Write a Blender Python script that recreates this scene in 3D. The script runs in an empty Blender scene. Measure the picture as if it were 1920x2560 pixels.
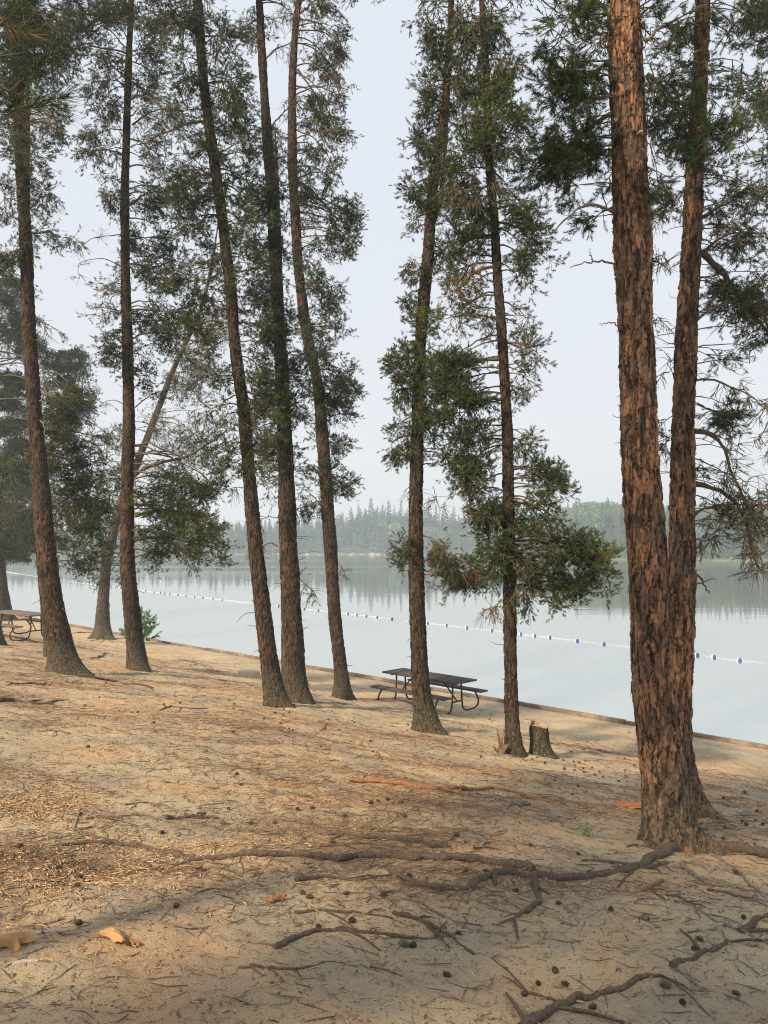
import bpy, math, random
import numpy as np
from mathutils import Vector, Matrix, Euler

S = bpy.context.scene
COL = S.collection
rng = np.random.default_rng(7)
random.seed(7)

# ------------------------------------------------------------------ camera
CAMZ = 4.3                    # eye height above the lake (the lake surface is z = 0)
FPX = 1950.0                  # focal length in pixels of the 1920 px wide photograph
PITCH = math.atan(80 / FPX)
cd = bpy.data.cameras.new("camera")
cam = bpy.data.objects.new("camera", cd)
COL.objects.link(cam)
cam.location = (0, 0, CAMZ)
cam.rotation_euler = (math.pi / 2 + PITCH, 0, 0)
cd.sensor_fit = 'HORIZONTAL'
cd.sensor_width = 36
cd.lens = 36 * FPX / 1920
cd.clip_start = 0.05
cd.clip_end = 5000
S.camera = cam

# ------------------------------------------------------------------ sky, sun, exposure
SUN_ELEV, SUN_AZ = math.radians(38), math.radians(222)    # sun stands behind and to the left of the camera
w = bpy.data.worlds.new("World")
S.world = w
w.use_nodes = True
nt = w.node_tree
nt.nodes.clear()
out = nt.nodes.new('ShaderNodeOutputWorld')
bg = nt.nodes.new('ShaderNodeBackground')
sky = nt.nodes.new('ShaderNodeTexSky')
sky.sky_type = 'NISHITA'
sky.sun_disc = False
sky.sun_elevation = SUN_ELEV
sky.sun_rotation = SUN_AZ
sky.air_density = 1.0
sky.dust_density = 6.0
sky.ozone_density = 1.0
smoke = nt.nodes.new('ShaderNodeMix')                      # a veil of thin forest-fire smoke over the blue
smoke.data_type = 'RGBA'
smoke.inputs[0].default_value = 0.9
tcn = nt.nodes.new('ShaderNodeTexCoord'); sxn = nt.nodes.new('ShaderNodeSeparateXYZ')
nt.links.new(tcn.outputs['Generated'], sxn.inputs[0])
veil = nt.nodes.new('ShaderNodeValToRGB')
ve = veil.color_ramp.elements
ve[0].position = 0.0; ve[0].color = (0.695, 0.69, 0.715, 1)
ve[1].position = 0.75; ve[1].color = (0.685, 0.74, 0.81, 1)
vm = ve.new(0.30); vm.color = (0.70, 0.72, 0.77, 1)
nt.links.new(sxn.outputs[2], veil.inputs[0])
vs = nt.nodes.new('ShaderNodeVectorMath'); vs.operation = 'SCALE'; vs.inputs['Scale'].default_value = 4.95
nt.links.new(veil.outputs[0], vs.inputs[0])
nt.links.new(vs.outputs[0], smoke.inputs[7])
nt.links.new(sky.outputs[0], smoke.inputs[6])
nt.links.new(smoke.outputs[2], bg.inputs[0])
bg.inputs[1].default_value = 0.125
nt.links.new(bg.outputs[0], out.inputs[0])

ld = bpy.data.lights.new("sun", 'SUN')
ld.energy = 3.7
ld.angle = math.radians(4)
ld.color = (1.0, 0.79, 0.54)
sun = bpy.data.objects.new("sun", ld)
COL.objects.link(sun)
sdir = Vector((math.sin(SUN_AZ) * math.cos(SUN_ELEV), math.cos(SUN_AZ) * math.cos(SUN_ELEV), math.sin(SUN_ELEV)))
sun.rotation_euler = sdir.to_track_quat('Z', 'Y').to_euler()
sun.location = (0, 0, 40)

S.view_settings.view_transform = 'Standard'
S.view_settings.look = 'None'
S.view_settings.exposure = 0.95
S.view_settings.gamma = 1.0
S.render.engine = 'CYCLES'
S.cycles.max_bounces = 8
S.cycles.transparent_max_bounces = 8
S.cycles.volume_bounces = 1
S.cycles.use_denoising = True
S.cycles.denoising_prefilter = 'NONE'
S.cycles.filter_width = 1.1

# ------------------------------------------------------------------ helpers: numbers
K = 1920 / 1659.0             # the notes were taken on a 1659 px wide view

def P(px, py, d):
    """world point that stands d metres ahead of the camera and shows at photo pixel px, py"""
    a = (px - 960) / FPX
    b = (1280 - py) / FPX
    y = math.cos(PITCH) - math.sin(PITCH) * b
    z = math.sin(PITCH) + math.cos(PITCH) * b
    return np.array([a * d / y, d, CAMZ + z * d / y])

def hash3(i, j, k, seed=0):
    h = (i.astype(np.int64) * 374761393 + j.astype(np.int64) * 668265263 + k.astype(np.int64) * 2147483647 + seed * 974711) & 0xffffffff
    h = ((h ^ (h >> 13)) * 1274126177) & 0xffffffff
    h = ((h ^ (h >> 16)) * 2246822519) & 0xffffffff
    return ((h ^ (h >> 15)) & 0xffffff) / float(0xffffff)

def vn3(x, y, z, seed=0):
    x = np.asarray(x, float); y = np.asarray(y, float); z = np.asarray(z, float)
    i, j, k = np.floor(x), np.floor(y), np.floor(z)
    u, v, t = x - i, y - j, z - k
    u = u * u * (3 - 2 * u); v = v * v * (3 - 2 * v); t = t * t * (3 - 2 * t)
    r = 0
    for a in (0, 1):
        for b in (0, 1):
            for c in (0, 1):
                r = r + hash3(i + a, j + b, k + c, seed) * (u if a else 1 - u) * (v if b else 1 - v) * (t if c else 1 - t)
    return r * 2 - 1

def vn2(x, y, seed=0):
    return vn3(x, y, np.zeros(np.shape(x)) + 0.5, seed)

def fbm(x, y, o=4, seed=0):
    r = 0; a = 0.5
    for q in range(o):
        r = r + a * vn2(np.asarray(x) * 2 ** q + q * 17.3, np.asarray(y) * 2 ** q - q * 9.1, seed + q)
        a *= 0.5
    return r

def voro3(p, seed=0):
    """nearest cell: distance to the border, a random number of the cell and the offset to its centre"""
    b = np.floor(p)
    d1 = np.full(len(p), 9.0); d2 = np.full(len(p), 9.0)
    rid = np.zeros(len(p)); off = np.zeros_like(p)
    for i in (-1, 0, 1):
        for j in (-1, 0, 1):
            for k in (-1, 0, 1):
                c = b + np.array([i, j, k])
                q = c + np.stack([hash3(c[:, 0], c[:, 1], c[:, 2], seed + s) for s in (1, 2, 3)], 1)
                dd = np.linalg.norm(q - p, axis=1)
                near = dd < d1
                d2 = np.where(near, d1, np.minimum(d2, dd))
                rid = np.where(near, hash3(c[:, 0], c[:, 1], c[:, 2], seed + 7), rid)
                off = np.where(near[:, None], q - p, off)
                d1 = np.where(near, dd, d1)
    return d2 - d1, rid, off

# ------------------------------------------------------------------ terrain
SH0 = 24.4                    # the near shore is the line x + y = SH0
hs = np.array([-400, -60, -12, -3, -0.3, 0.0, 0.4, 2, 4, 7.8, 12, 17.2, 25, 45, 200])
hz = np.array([-3, -3, -2.2, -.7, -.35, .03, .08, .24, .52, 1.3, 2.05, 2.72, 3.1, 3.4, 3.6])
tab_s = np.linspace(-400, 200, 6001)
tab_h = np.interp(tab_s, hs, hz)
kern = np.hanning(17); kern /= kern.sum()
sm = np.convolve(tab_h, kern, 'same')
tab_h = np.where((tab_s > 0.8) & (tab_s < 190), sm, tab_h)

# the far shore, as distance from the camera over the horizontal angle
fa = np.array([-180, -60, -34, -26, -18, -12, -1, 5, 9, 14, 18, 27, 40, 60, 180.0])
fd = np.array([420, 380, 330, 315, 318, 312, 308, 300, 275, 232, 216, 212, 205, 200, 200.0])

def far_d(ang):
    return np.interp(np.degrees(ang), fa, fd)

def G(x, y, micro=True):
    x = np.asarray(x, float); y = np.asarray(y, float)
    s = (SH0 - x - y) / math.sqrt(2)
    z = np.interp(s, tab_s, tab_h)
    r = np.hypot(x, y)
    ang = np.arctan2(x, y)
    if micro:
        m = np.clip((s - 0.3) / 2, 0, 1) * np.clip((90 - r) / 20, 0, 1)
        z = z + m * (0.16 * fbm(x * 0.45, y * 0.45, 2, 3) + 0.075 * fbm(x * 1.9, y * 2.6, 3, 11) + 0.024 * fbm(x * 8, y * 10, 3, 31))
    # far land
    inl = r - far_d(ang)
    far = np.clip(inl, -40, 400)
    deg = np.degrees(ang)
    hill = 3.0 + 8.0 * np.exp(-((deg - 14.5) / 4.5) ** 2) + 5.5 * np.exp(-((deg - 22) / 8) ** 2) + 4.0 * np.exp(-((deg - 2) / 7) ** 2)
    zf = np.where(far < 0, far * 0.07, 0.05 + 0.35 * np.clip(far / 3, 0, 1) + hill * (1 - np.exp(-np.clip(far - 2, 0, 400) / 38)))
    zf = zf + np.clip(far / 20, 0, 1) * 1.2 * fbm(x * 0.03, y * 0.03, 2, 5)
    return np.where((inl > -40) & (s < -60), np.maximum(zf, -3), z)

def gz(x, y):
    return float(G(np.array([x]), np.array([y]))[0])

def hit(px, py):
    """the point of the ground that shows at photo pixel px, py"""
    d = np.concatenate([np.linspace(1.8, 12, 700), np.linspace(12, 70, 1400)])
    a = (px - 960) / FPX; b = (1280 - py) / FPX
    y = math.cos(PITCH) - math.sin(PITCH) * b
    z = CAMZ + (math.sin(PITCH) + math.cos(PITCH) * b) * d / y
    g = G(a * d / y, d)
    k = int(np.argmax(z <= g))
    return np.array([a * d[k] / y, d[k], g[k]])

def water_hit(px, py):
    a = (px - 960) / FPX; b = (1280 - py) / FPX
    y = math.cos(PITCH) - math.sin(PITCH) * b
    z = (math.sin(PITCH) + math.cos(PITCH) * b) / y
    d = -CAMZ / z
    return np.array([a * d / y, d, 0.0])

# ------------------------------------------------------------------ helpers: meshes
class MB:
    """collects faces; one build() makes one mesh object"""
    def __init__(s):
        s.v = []; s.f = []; s.t = []; s.m = []; s.n = 0
    def add(s, v, f, tint=0.5, mat=0):
        v = np.asarray(v, float).reshape(-1, 3)
        f = np.asarray(f, int)
        if len(f) == 0: return
        s.v.append(v)
        s.t.append(np.broadcast_to(np.asarray(tint, float), (len(v),)).copy())
        s.f.append(f + s.n)
        s.m.append(np.full(len(f), mat))
        s.n += len(v)
    def build(s, name, mats, parent=None, origin=None, smooth=True):
        v = np.concatenate(s.v)
        if origin is not None: v = v - np.asarray(origin)
        me = bpy.data.meshes.new(name)
        me.vertices.add(len(v))
        me.vertices.foreach_set('co', v.astype(np.float32).ravel())
        loops = np.concatenate([f.ravel() for f in s.f])
        tot = np.concatenate([np.full(len(f), f.shape[1]) for f in s.f])
        start = np.concatenate([[0], np.cumsum(tot)[:-1]])
        me.loops.add(len(loops)); me.loops.foreach_set('vertex_index', loops.astype(np.int32))
        me.polygons.add(len(tot))
        me.polygons.foreach_set('loop_start', start.astype(np.int32))
        me.polygons.foreach_set('loop_total', tot.astype(np.int32))
        me.polygons.foreach_set('material_index', np.concatenate(s.m).astype(np.int32))
        me.polygons.foreach_set('use_smooth', np.full(len(tot), smooth))
        at = me.attributes.new('tint', 'FLOAT', 'POINT')
        at.data.foreach_set('value', np.concatenate(s.t).astype(np.float32))
        for m in (mats if isinstance(mats, (list, tuple)) else [mats]):
            me.materials.append(m)
        me.update(calc_edges=True)
        o = bpy.data.objects.new(name, me)
        COL.objects.link(o)
        if parent is not None: o.parent = parent
        elif origin is not None: o.location = origin
        return o

def tag(o, label=None, cat=None, group=None, kind=None):
    if label: o['label'] = label
    if cat: o['category'] = cat
    if group: o['group'] = group
    if kind: o['kind'] = kind
    return o

def empty(name, loc, label, cat, group=None, rz=0.0):
    o = bpy.data.objects.new(name, None)
    COL.objects.link(o)
    o.empty_display_size = 0.2
    o.location = [float(c) for c in loc]; o.rotation_euler = (0, 0, rz)
    return tag(o, label, cat, group)

def copy_tree(o, parent=None):
    c = o.copy(); COL.objects.link(c); c.parent = parent
    for ch in list(o.children): copy_tree(ch, c)
    return c

def norm(a):
    return a / np.maximum(np.linalg.norm(a, axis=-1, keepdims=True), 1e-9)

def tubes(PP, R, n=4):
    """N polylines of K points each -> verts and quads"""
    PP = np.asarray(PP, float); R = np.asarray(R, float)
    if PP.ndim == 2: PP = PP[None]
    R = np.atleast_2d(R)
    N, Kn, _ = PP.shape
    T = np.gradient(PP, axis=1); T = norm(T)
    ref = np.where(np.abs(T[:, :1, 2:3]) > 0.85, np.array([1., 0, 0]), np.array([0, 0, 1.]))
    A = norm(np.cross(T, np.broadcast_to(ref, T.shape)))
    B = np.cross(T, A)
    th = np.arange(n) * 2 * math.pi / n
    V = PP[:, :, None] + R[:, :, None, None] * (A[:, :, None] * np.cos(th)[None, None, :, None] + B[:, :, None] * np.sin(th)[None, None, :, None])
    idx = np.arange(N * Kn * n).reshape(N, Kn, n)
    a = idx[:, :-1]; b = idx[:, 1:]
    f = np.stack([a, np.roll(a, -1, 2), np.roll(b, -1, 2), b], -1).reshape(-1, 4)
    return V.reshape(-1, 3), f

def bez(a, c, b, k):
    t = np.linspace(0, 1, k)[None, :, None]
    a, b, c = a[:, None], b[:, None], c[:, None]
    return a * (1 - t) ** 2 + 2 * c * t * (1 - t) + b * t * t

def smooth_poly(pts, k, jit=0.0):
    pts = np.asarray(pts, float)
    L = np.concatenate([[0], np.cumsum(np.linalg.norm(np.diff(pts, axis=0), axis=1))])
    t = np.linspace(0, L[-1], k)
    o = np.stack([np.interp(t, L, pts[:, c]) for c in range(pts.shape[1])], 1)
    for _ in range(2):
        m = o.copy(); m[1:-1] = (o[:-2] + 2 * o[1:-1] + o[2:]) / 4; o = m
    if jit:
        j = rng.normal(0, jit, (k, 3)); j[0] = 0
        o[:, :3] += j
    return o

def box(mb, c, sx, sy, sz, R=None, tint=0.5, mat=0, bev=0.0):
    x = np.array([-1, 1]) * sx / 2; y = np.array([-1, 1]) * sy / 2; z = np.array([-1, 1]) * sz / 2
    if bev:
        b = bev
        v = []
        for zz, s in ((z[0], 1), (z[0] + b, 0), (z[1] - b, 0), (z[1], 1)):
            e = b * s
            v += [(x[0] + e, y[0] + e, zz), (x[1] - e, y[0] + e, zz), (x[1] - e, y[1] - e, zz), (x[0] + e, y[1] - e, zz)]
        f = [(0, 3, 2, 1), (12, 13, 14, 15)]
        for q in range(3):
            for k in range(4):
                f.append((q * 4 + k, q * 4 + (k + 1) % 4, q * 4 + 4 + (k + 1) % 4, q * 4 + 4 + k))
    else:
        v = [(a, b_, c_) for c_ in z for b_ in y for a in x]
        f = [(0, 2, 3, 1), (4, 5, 7, 6), (0, 1, 5, 4), (2, 6, 7, 3), (0, 4, 6, 2), (1, 3, 7, 5)]
    v = np.array(v, float)
    if R is not None: v = v @ np.asarray(R).T
    mb.add(v + np.asarray(c), f, tint, mat)

# ------------------------------------------------------------------ helpers: materials
def mat(name):
    m = bpy.data.materials.new(name)
    m.use_nodes = True
    t = m.node_tree; t.nodes.clear()
    o = t.nodes.new('ShaderNodeOutputMaterial')
    b = t.nodes.new('ShaderNodeBsdfPrincipled')
    t.links.new(b.outputs[0], o.inputs[0])
    b.inputs['Roughness'].default_value = 0.9
    b.inputs['Specular IOR Level'].default_value = 0.2
    return m, t, b, o

def nd(t, typ, **kw):
    n = t.nodes.new(typ)
    for k, v in kw.items():
        if k in ('operation', 'data_type', 'blend_type', 'feature', 'attribute_name', 'interpolation', 'noise_dimensions'):
            setattr(n, k, v)
        else:
            n.inputs[k.replace('_', ' ')].default_value = v
    return n

def ramp(t, src, stops, interp='LINEAR'):
    r = t.nodes.new('ShaderNodeValToRGB')
    r.color_ramp.interpolation = interp
    e = r.color_ramp.elements
    while len(e) < len(stops): e.new(0.5)
    for q, (p, c) in enumerate(stops):
        e[q].position = p
        e[q].color = (*c, 1) if isinstance(c, tuple) else (c, c, c, 1)
    t.links.new(src, r.inputs[0])
    return r.outputs[0]

def mixc(t, fac, a, b, blend='MIX'):
    m = t.nodes.new('ShaderNodeMix'); m.data_type = 'RGBA'; m.blend_type = blend
    for s, k in ((fac, 0), (a, 6), (b, 7)):
        if isinstance(s, bpy.types.NodeSocket): t.links.new(s, m.inputs[k])
        elif isinstance(s, tuple): m.inputs[k].default_value = (*s, 1)
        else: m.inputs[k].default_value = s
    return m.outputs[2]

def mth(t, op, a, b=0.5, c=None):
    m = t.nodes.new('ShaderNodeMath'); m.operation = op
    for q, s in enumerate([a, b] + ([c] if c is not None else [])):
        if isinstance(s, bpy.types.NodeSocket): t.links.new(s, m.inputs[q])
        else: m.inputs[q].default_value = s
    return m.outputs[0]

def coords(t, scale=(1, 1, 1), obj=True):
    c = t.nodes.new('ShaderNodeTexCoord')
    mp = t.nodes.new('ShaderNodeMapping')
    mp.inputs['Scale'].default_value = scale
    t.links.new(c.outputs['Object'], mp.inputs[0])
    return mp.outputs[0], c.outputs['Object']

def noise(t, vec, scale, detail=4, rough=0.55, dist=0.0):
    n = t.nodes.new('ShaderNodeTexNoise')
    n.inputs['Scale'].default_value = scale; n.inputs['Detail'].default_value = detail
    n.inputs['Roughness'].default_value = rough; n.inputs['Distortion'].default_value = dist
    t.links.new(vec, n.inputs['Vector'])
    return n.outputs[0]

def bump(t, b, h, strength=0.5, dist=0.01):
    n = t.nodes.new('ShaderNodeBump')
    n.inputs['Strength'].default_value = strength
    n.inputs['Distance'].default_value = dist
    t.links.new(h, n.inputs['Height'])
    t.links.new(n.outputs[0], b.inputs['Normal'])

def tintnode(t):
    a = t.nodes.new('ShaderNodeAttribute'); a.attribute_name = 'tint'
    return a.outputs['Fac']

def bark_mat(name, warm, brown, grey, orange_amt=0.5, scale=1.0):
    m, t, b, o = mat(name)
    v, raw = coords(t, (1, 1, 0.33))
    dist = t.nodes.new('ShaderNodeVectorMath'); dist.operation = 'MULTIPLY_ADD'
    nz = t.nodes.new('ShaderNodeTexNoise'); nz.inputs['Scale'].default_value = 14; nz.inputs['Detail'].default_value = 3
    t.links.new(v, nz.inputs['Vector'])
    t.links.new(nz.outputs['Color'], dist.inputs[0]); dist.inputs[1].default_value = (0.06, 0.06, 0.06)
    t.links.new(v, dist.inputs[2])
    vm_ = t.nodes.new('ShaderNodeVectorMath'); vm_.operation = 'MULTIPLY'; vm_.inputs[1].default_value = (1, 1, 0.55)
    t.links.new(dist.outputs[0], vm_.inputs[0])
    vc = t.nodes.new('ShaderNodeTexVoronoi'); vc.inputs['Scale'].default_value = 30 * scale
    t.links.new(vm_.outputs[0], vc.inputs['Vector'])
    sep = t.nodes.new('ShaderNodeSeparateColor'); t.links.new(vc.outputs['Color'], sep.inputs[0])
    big = noise(t, raw, 2.6, 4, 0.6)
    fine = noise(t, v, 60, 4)
    ridge = noise(t, vm_.outputs[0], 34 * scale, 5, 0.62, 0.6)
    f = mth(t, 'ADD', mth(t, 'MULTIPLY', sep.outputs[0], 0.22), mth(t, 'MULTIPLY', big, 1.0))
    f = mth(t, 'ADD', f, mth(t, 'MULTIPLY', tintnode(t), 0.45))
    col = ramp(t, f, [(0.56, grey), (0.76 + 0.25 * (0.5 - orange_amt), brown), (1.0 + 0.3 * (0.5 - orange_amt), warm)])
    col = mixc(t, mth(t, 'MULTIPLY', fine, 0.5), col, tuple(c * 0.45 for c in brown))
    crack = ramp(t, ridge, [(0.38, 0.0), (0.50, 1.0)])
    col = mixc(t, crack, tuple(c * 0.16 for c in brown), col)
    # crusty grey-green lichen and moss near the foot
    sx = t.nodes.new('ShaderNodeSeparateXYZ'); t.links.new(raw, sx.inputs[0])
    low = ramp(t, mth(t, 'ADD', sx.outputs[2], mth(t, 'MULTIPLY', big, 0.5)), [(0.25, 1.0), (1.25 if name == 'bark_flaky' else 0.95, 0.0)])
    sp = ramp(t, noise(t, raw, 38, 5, 0.7), [(0.47, 0.0), (0.56, 1.0)])
    lic = mth(t, 'MULTIPLY', low, sp)
    col = mixc(t, mth(t, 'MULTIPLY', lic, 0.75), col, (0.20, 0.20, 0.11))
    lw = mth(t, 'MULTIPLY', low, 0.45)
    col = mixc(t, lw, col, (0.06, 0.055, 0.045))
    t.links.new(col, b.inputs['Base Color'])
    h = mth(t, 'ADD', mth(t, 'MULTIPLY', crack, 1.0), mth(t, 'MULTIPLY', fine, 0.7))
    h = mth(t, 'ADD', h, mth(t, 'MULTIPLY', ridge, 1.6))
    bump(t, b, h, 1.0, 0.012)
    return m

M = {}
M['bark_red'] = bark_mat('bark_red', (0.30, 0.135, 0.065), (0.115, 0.068, 0.043), (0.066, 0.052, 0.042), 0.50)
M['bark_brown'] = bark_mat('bark_brown', (0.145, 0.080, 0.050), (0.064, 0.047, 0.037), (0.062, 0.054, 0.047), 0.34, 1.2)
M['bark_flaky'] = bark_mat('bark_flaky', (0.44, 0.225, 0.12), (0.18, 0.115, 0.076), (0.10, 0.082, 0.067), 0.46, 0.8)
M['bark_grey'] = bark_mat('bark_grey', (0.17, 0.115, 0.08), (0.10, 0.08, 0.064), (0.10, 0.092, 0.08), 0.3, 1.2)

def simple(name, ca, cb, scale=20, rough=0.9, bd=0.004, stretch=(1, 1, 1), tinted=None):
    m, t, b, o = mat(name)
    v, raw = coords(t, stretch)
    n = noise(t, v, scale, 5, 0.6)
    c = mixc(t, ramp(t, n, [(0.3, 0.0), (0.7, 1.0)]), ca, cb)
    if tinted: c = mixc(t, tintnode(t), c, tinted)
    t.links.new(c, b.inputs['Base Color'])
    b.inputs['Roughness'].default_value = rough
    bump(t, b, n, 0.6, bd)
    return m

M['twig'] = simple('twig', (0.065, 0.047, 0.035), (0.12, 0.10, 0.075), 30, 0.95, 0.002, tinted=(0.19, 0.165, 0.115))
M['root'] = simple('root', (0.050, 0.038, 0.030), (0.15, 0.11, 0.08), 55, 0.95, 0.012, (1, 1, 1))
M['root_orange'] = simple('root_orange', (0.33, 0.155, 0.07), (0.14, 0.075, 0.042), 45, 0.9, 0.008)
M['root_grey'] = simple('root_grey', (0.25, 0.215, 0.17), (0.10, 0.08, 0.064), 45, 0.9, 0.008)
M['deadwood'] = simple('deadwood', (0.20, 0.13, 0.08), (0.11, 0.075, 0.05), 30, 0.9, 0.004)
M['fresh_wood'] = simple('fresh_wood', (0.50, 0.31, 0.14), (0.33, 0.18, 0.08), 18, 0.8, 0.004, (1, 1, 4))
M['orange_wood'] = simple('orange_wood', (0.36, 0.165, 0.065), (0.19, 0.09, 0.045), 22, 0.8, 0.006, (1, 5, 1))
M['pale_log'] = simple('pale_log', (0.42, 0.38, 0.32), (0.30, 0.26, 0.21), 15, 0.9, 0.004, (1, 6, 1))
M['cut_wood'] = simple('cut_wood', (0.42, 0.32, 0.19), (0.28, 0.19, 0.11), 14, 0.85, 0.003)
M['cone'] = simple('cone', (0.075, 0.052, 0.04), (0.14, 0.10, 0.075), 60, 0.9, 0.003)
M['cone_grey'] = simple('cone_grey', (0.22, 0.20, 0.17), (0.13, 0.11, 0.09), 60, 0.9, 0.003)
M['litter'] = simple('litter', (0.20, 0.12, 0.07), (0.09, 0.06, 0.045), 8, 0.9, 0.001, tinted=(0.34, 0.22, 0.12))
M['crumbs'] = simple('crumbs', (0.06, 0.048, 0.04), (0.13, 0.10, 0.08), 8, 0.9, 0.002, tinted=(0.22, 0.17, 0.12))
M['chips'] = simple('chips', (0.40, 0.235, 0.11), (0.24, 0.13, 0.065), 8, 0.85, 0.001, tinted=(0.60, 0.46, 0.28))
M['rope'] = simple('rope', (0.72, 0.71, 0.68), (0.6, 0.6, 0.58), 40, 0.7, 0.002)
M['buoy_white'] = simple('buoy_white', (0.74, 0.75, 0.76), (0.66, 0.67, 0.68), 12, 0.45, 0.001)
M['buoy_blue'] = simple('buoy_blue', (0.045, 0.10, 0.38), (0.04, 0.08, 0.30), 12, 0.45, 0.001)
M['steel'] = simple('steel', (0.035, 0.028, 0.025), (0.06, 0.045, 0.038), 30, 0.55, 0.001)
M['rock'] = simple('rock', (0.30, 0.27, 0.23), (0.17, 0.155, 0.135), 0.9, 0.9, 0.05)

def plank_mat(name, a, b_, c_):
    m, t, b, o = mat(name)
    v, raw = coords(t, (1.2, 30, 12))
    n = noise(t, v, 2.0, 5, 0.65)
    n2 = noise(t, raw, 3.0, 3)
    col = mixc(t, ramp(t, n, [(0.3, 0.0), (0.7, 1.0)]), a, b_)
    col = mixc(t, ramp(t, n2, [(0.45, 0.0), (0.7, 1.0)]), col, c_)
    t.links.new(col, b.inputs['Base Color'])
    b.inputs['Roughness'].default_value = 0.75
    bump(t, b, n, 0.5, 0.003)
    return m
M['plank_dark'] = plank_mat('plank_dark', (0.062, 0.052, 0.045), (0.038, 0.032, 0.029), (0.11, 0.08, 0.062))
M['plank_grey'] = plank_mat('plank_grey', (0.15, 0.12, 0.095), (0.09, 0.072, 0.058), (0.19, 0.15, 0.115))
M['edging'] = plank_mat('edging', (0.20, 0.15, 0.10), (0.10, 0.075, 0.055), (0.26, 0.205, 0.145))

def needle_mat(name, dark, mid, light, brown, trans=0.12):
    m, t, b, o = mat(name)
    tn = tintnode(t)
    col = ramp(t, tn, [(0.0, brown), (0.16, brown), (0.24, dark), (0.6, mid), (1.0, light)])
    t.links.new(col, b.inputs['Base Color'])
    b.inputs['Roughness'].default_value = 0.55
    b.inputs['Specular IOR Level'].default_value = 0.35
    tr = t.nodes.new('ShaderNodeBsdfTranslucent')
    t.links.new(col, tr.inputs[0])
    mx = t.nodes.new('ShaderNodeMixShader'); mx.inputs[0].default_value = trans
    t.links.new(b.outputs[0], mx.inputs[1]); t.links.new(tr.outputs[0], mx.inputs[2])
    t.links.new(mx.outputs[0], o.inputs[0])
    return m
M['needles'] = needle_mat('needles', (0.016, 0.033, 0.011), (0.038, 0.076, 0.017), (0.135, 0.180, 0.032), (0.16, 0.115, 0.055))
M['needles_blue'] = needle_mat('needles_blue', (0.06, 0.13, 0.045), (0.12, 0.22, 0.08), (0.18, 0.29, 0.11), (0.22, 0.13, 0.08))
M['far_leaves'] = needle_mat('far_leaves', (0.028, 0.055, 0.038), (0.052, 0.092, 0.055), (0.12, 0.19, 0.075), (0.19, 0.15, 0.12), 0.15)

# ground: pale sand, rusty needle litter, sunlit orange and shade grey painted in as patches
m, t, b, o = mat('sand')
v, raw = coords(t)
lit = tintnode(t)
n1 = noise(t, raw, 0.9, 5, 0.6)
n2 = noise(t, raw, 9, 6, 0.7)
n3 = noise(t, raw, 90, 4, 0.7)
n4 = noise(t, raw, 420, 2, 0.6)
sand = mixc(t, ramp(t, n1, [(0.38, 0.0), (0.62, 1.0)]), (0.52, 0.44, 0.29), (0.44, 0.37, 0.245))
n5 = noise(t, raw, 0.55, 5, 0.65, 0.6)
sand = mixc(t, ramp(t, n5, [(0.42, 0.0), (0.60, 0.75)]), sand, (0.52, 0.315, 0.165))  # rusty dust patches, also painting sunlit orange into the sand
sand = mixc(t, ramp(t, noise(t, raw, 1.3, 4, 0.6), [(0.46, 0.0), (0.60, 0.8)]), sand, (0.33, 0.29, 0.215))  # grey of the dappled shade, painted into the sand colour
sand = mixc(t, mth(t, 'MULTIPLY', n4, 0.4), sand, (0.34, 0.265, 0.185))
dirt = mixc(t, n2, (0.30, 0.165, 0.08), (0.17, 0.12, 0.082))
k = mth(t, 'ADD', lit, mth(t, 'MULTIPLY', mth(t, 'SUBTRACT', n2, 0.5), 1.1))
k = mth(t, 'ADD', k, mth(t, 'MULTIPLY', mth(t, 'SUBTRACT', n3, 0.5), 0.7))
col = mixc(t, ramp(t, k, [(0.40, 0.0), (0.90, 0.9)]), sand, dirt)
spk = ramp(t, mth(t, 'ADD', noise(t, raw, 140, 2, 0.5), mth(t, 'MULTIPLY', n2, 0.25)), [(0.72, 0.0), (0.78, 1.0)])
col = mixc(t, mth(t, 'MULTIPLY', spk, 0.6), col, (0.09, 0.065, 0.05))
# undergrowth on the far land, mud under water
sx = t.nodes.new('ShaderNodeSeparateXYZ'); t.links.new(raw, sx.inputs[0])
farf = ramp(t, mth(t, 'MULTIPLY', sx.outputs[1], 0.005), [(0.6, 0.0), (0.75, 1.0)])
ng = noise(t, raw, 0.25, 4)
fcol = mixc(t, ramp(t, ng, [(0.35, 0.0), (0.6, 1.0)]), (0.07, 0.10, 0.045), (0.15, 0.15, 0.09))
col = mixc(t, farf, col, fcol)
t.links.new(col, b.inputs['Base Color'])
hh = mth(t, 'ADD', mth(t, 'MULTIPLY', n2, 1.2), mth(t, 'ADD', mth(t, 'MULTIPLY', n3, 0.5), mth(t, 'MULTIPLY', n4, 0.15)))
bump(t, b, hh, 0.9, 0.03)
b.inputs['Roughness'].default_value = 0.95
M['sand'] = m

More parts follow.
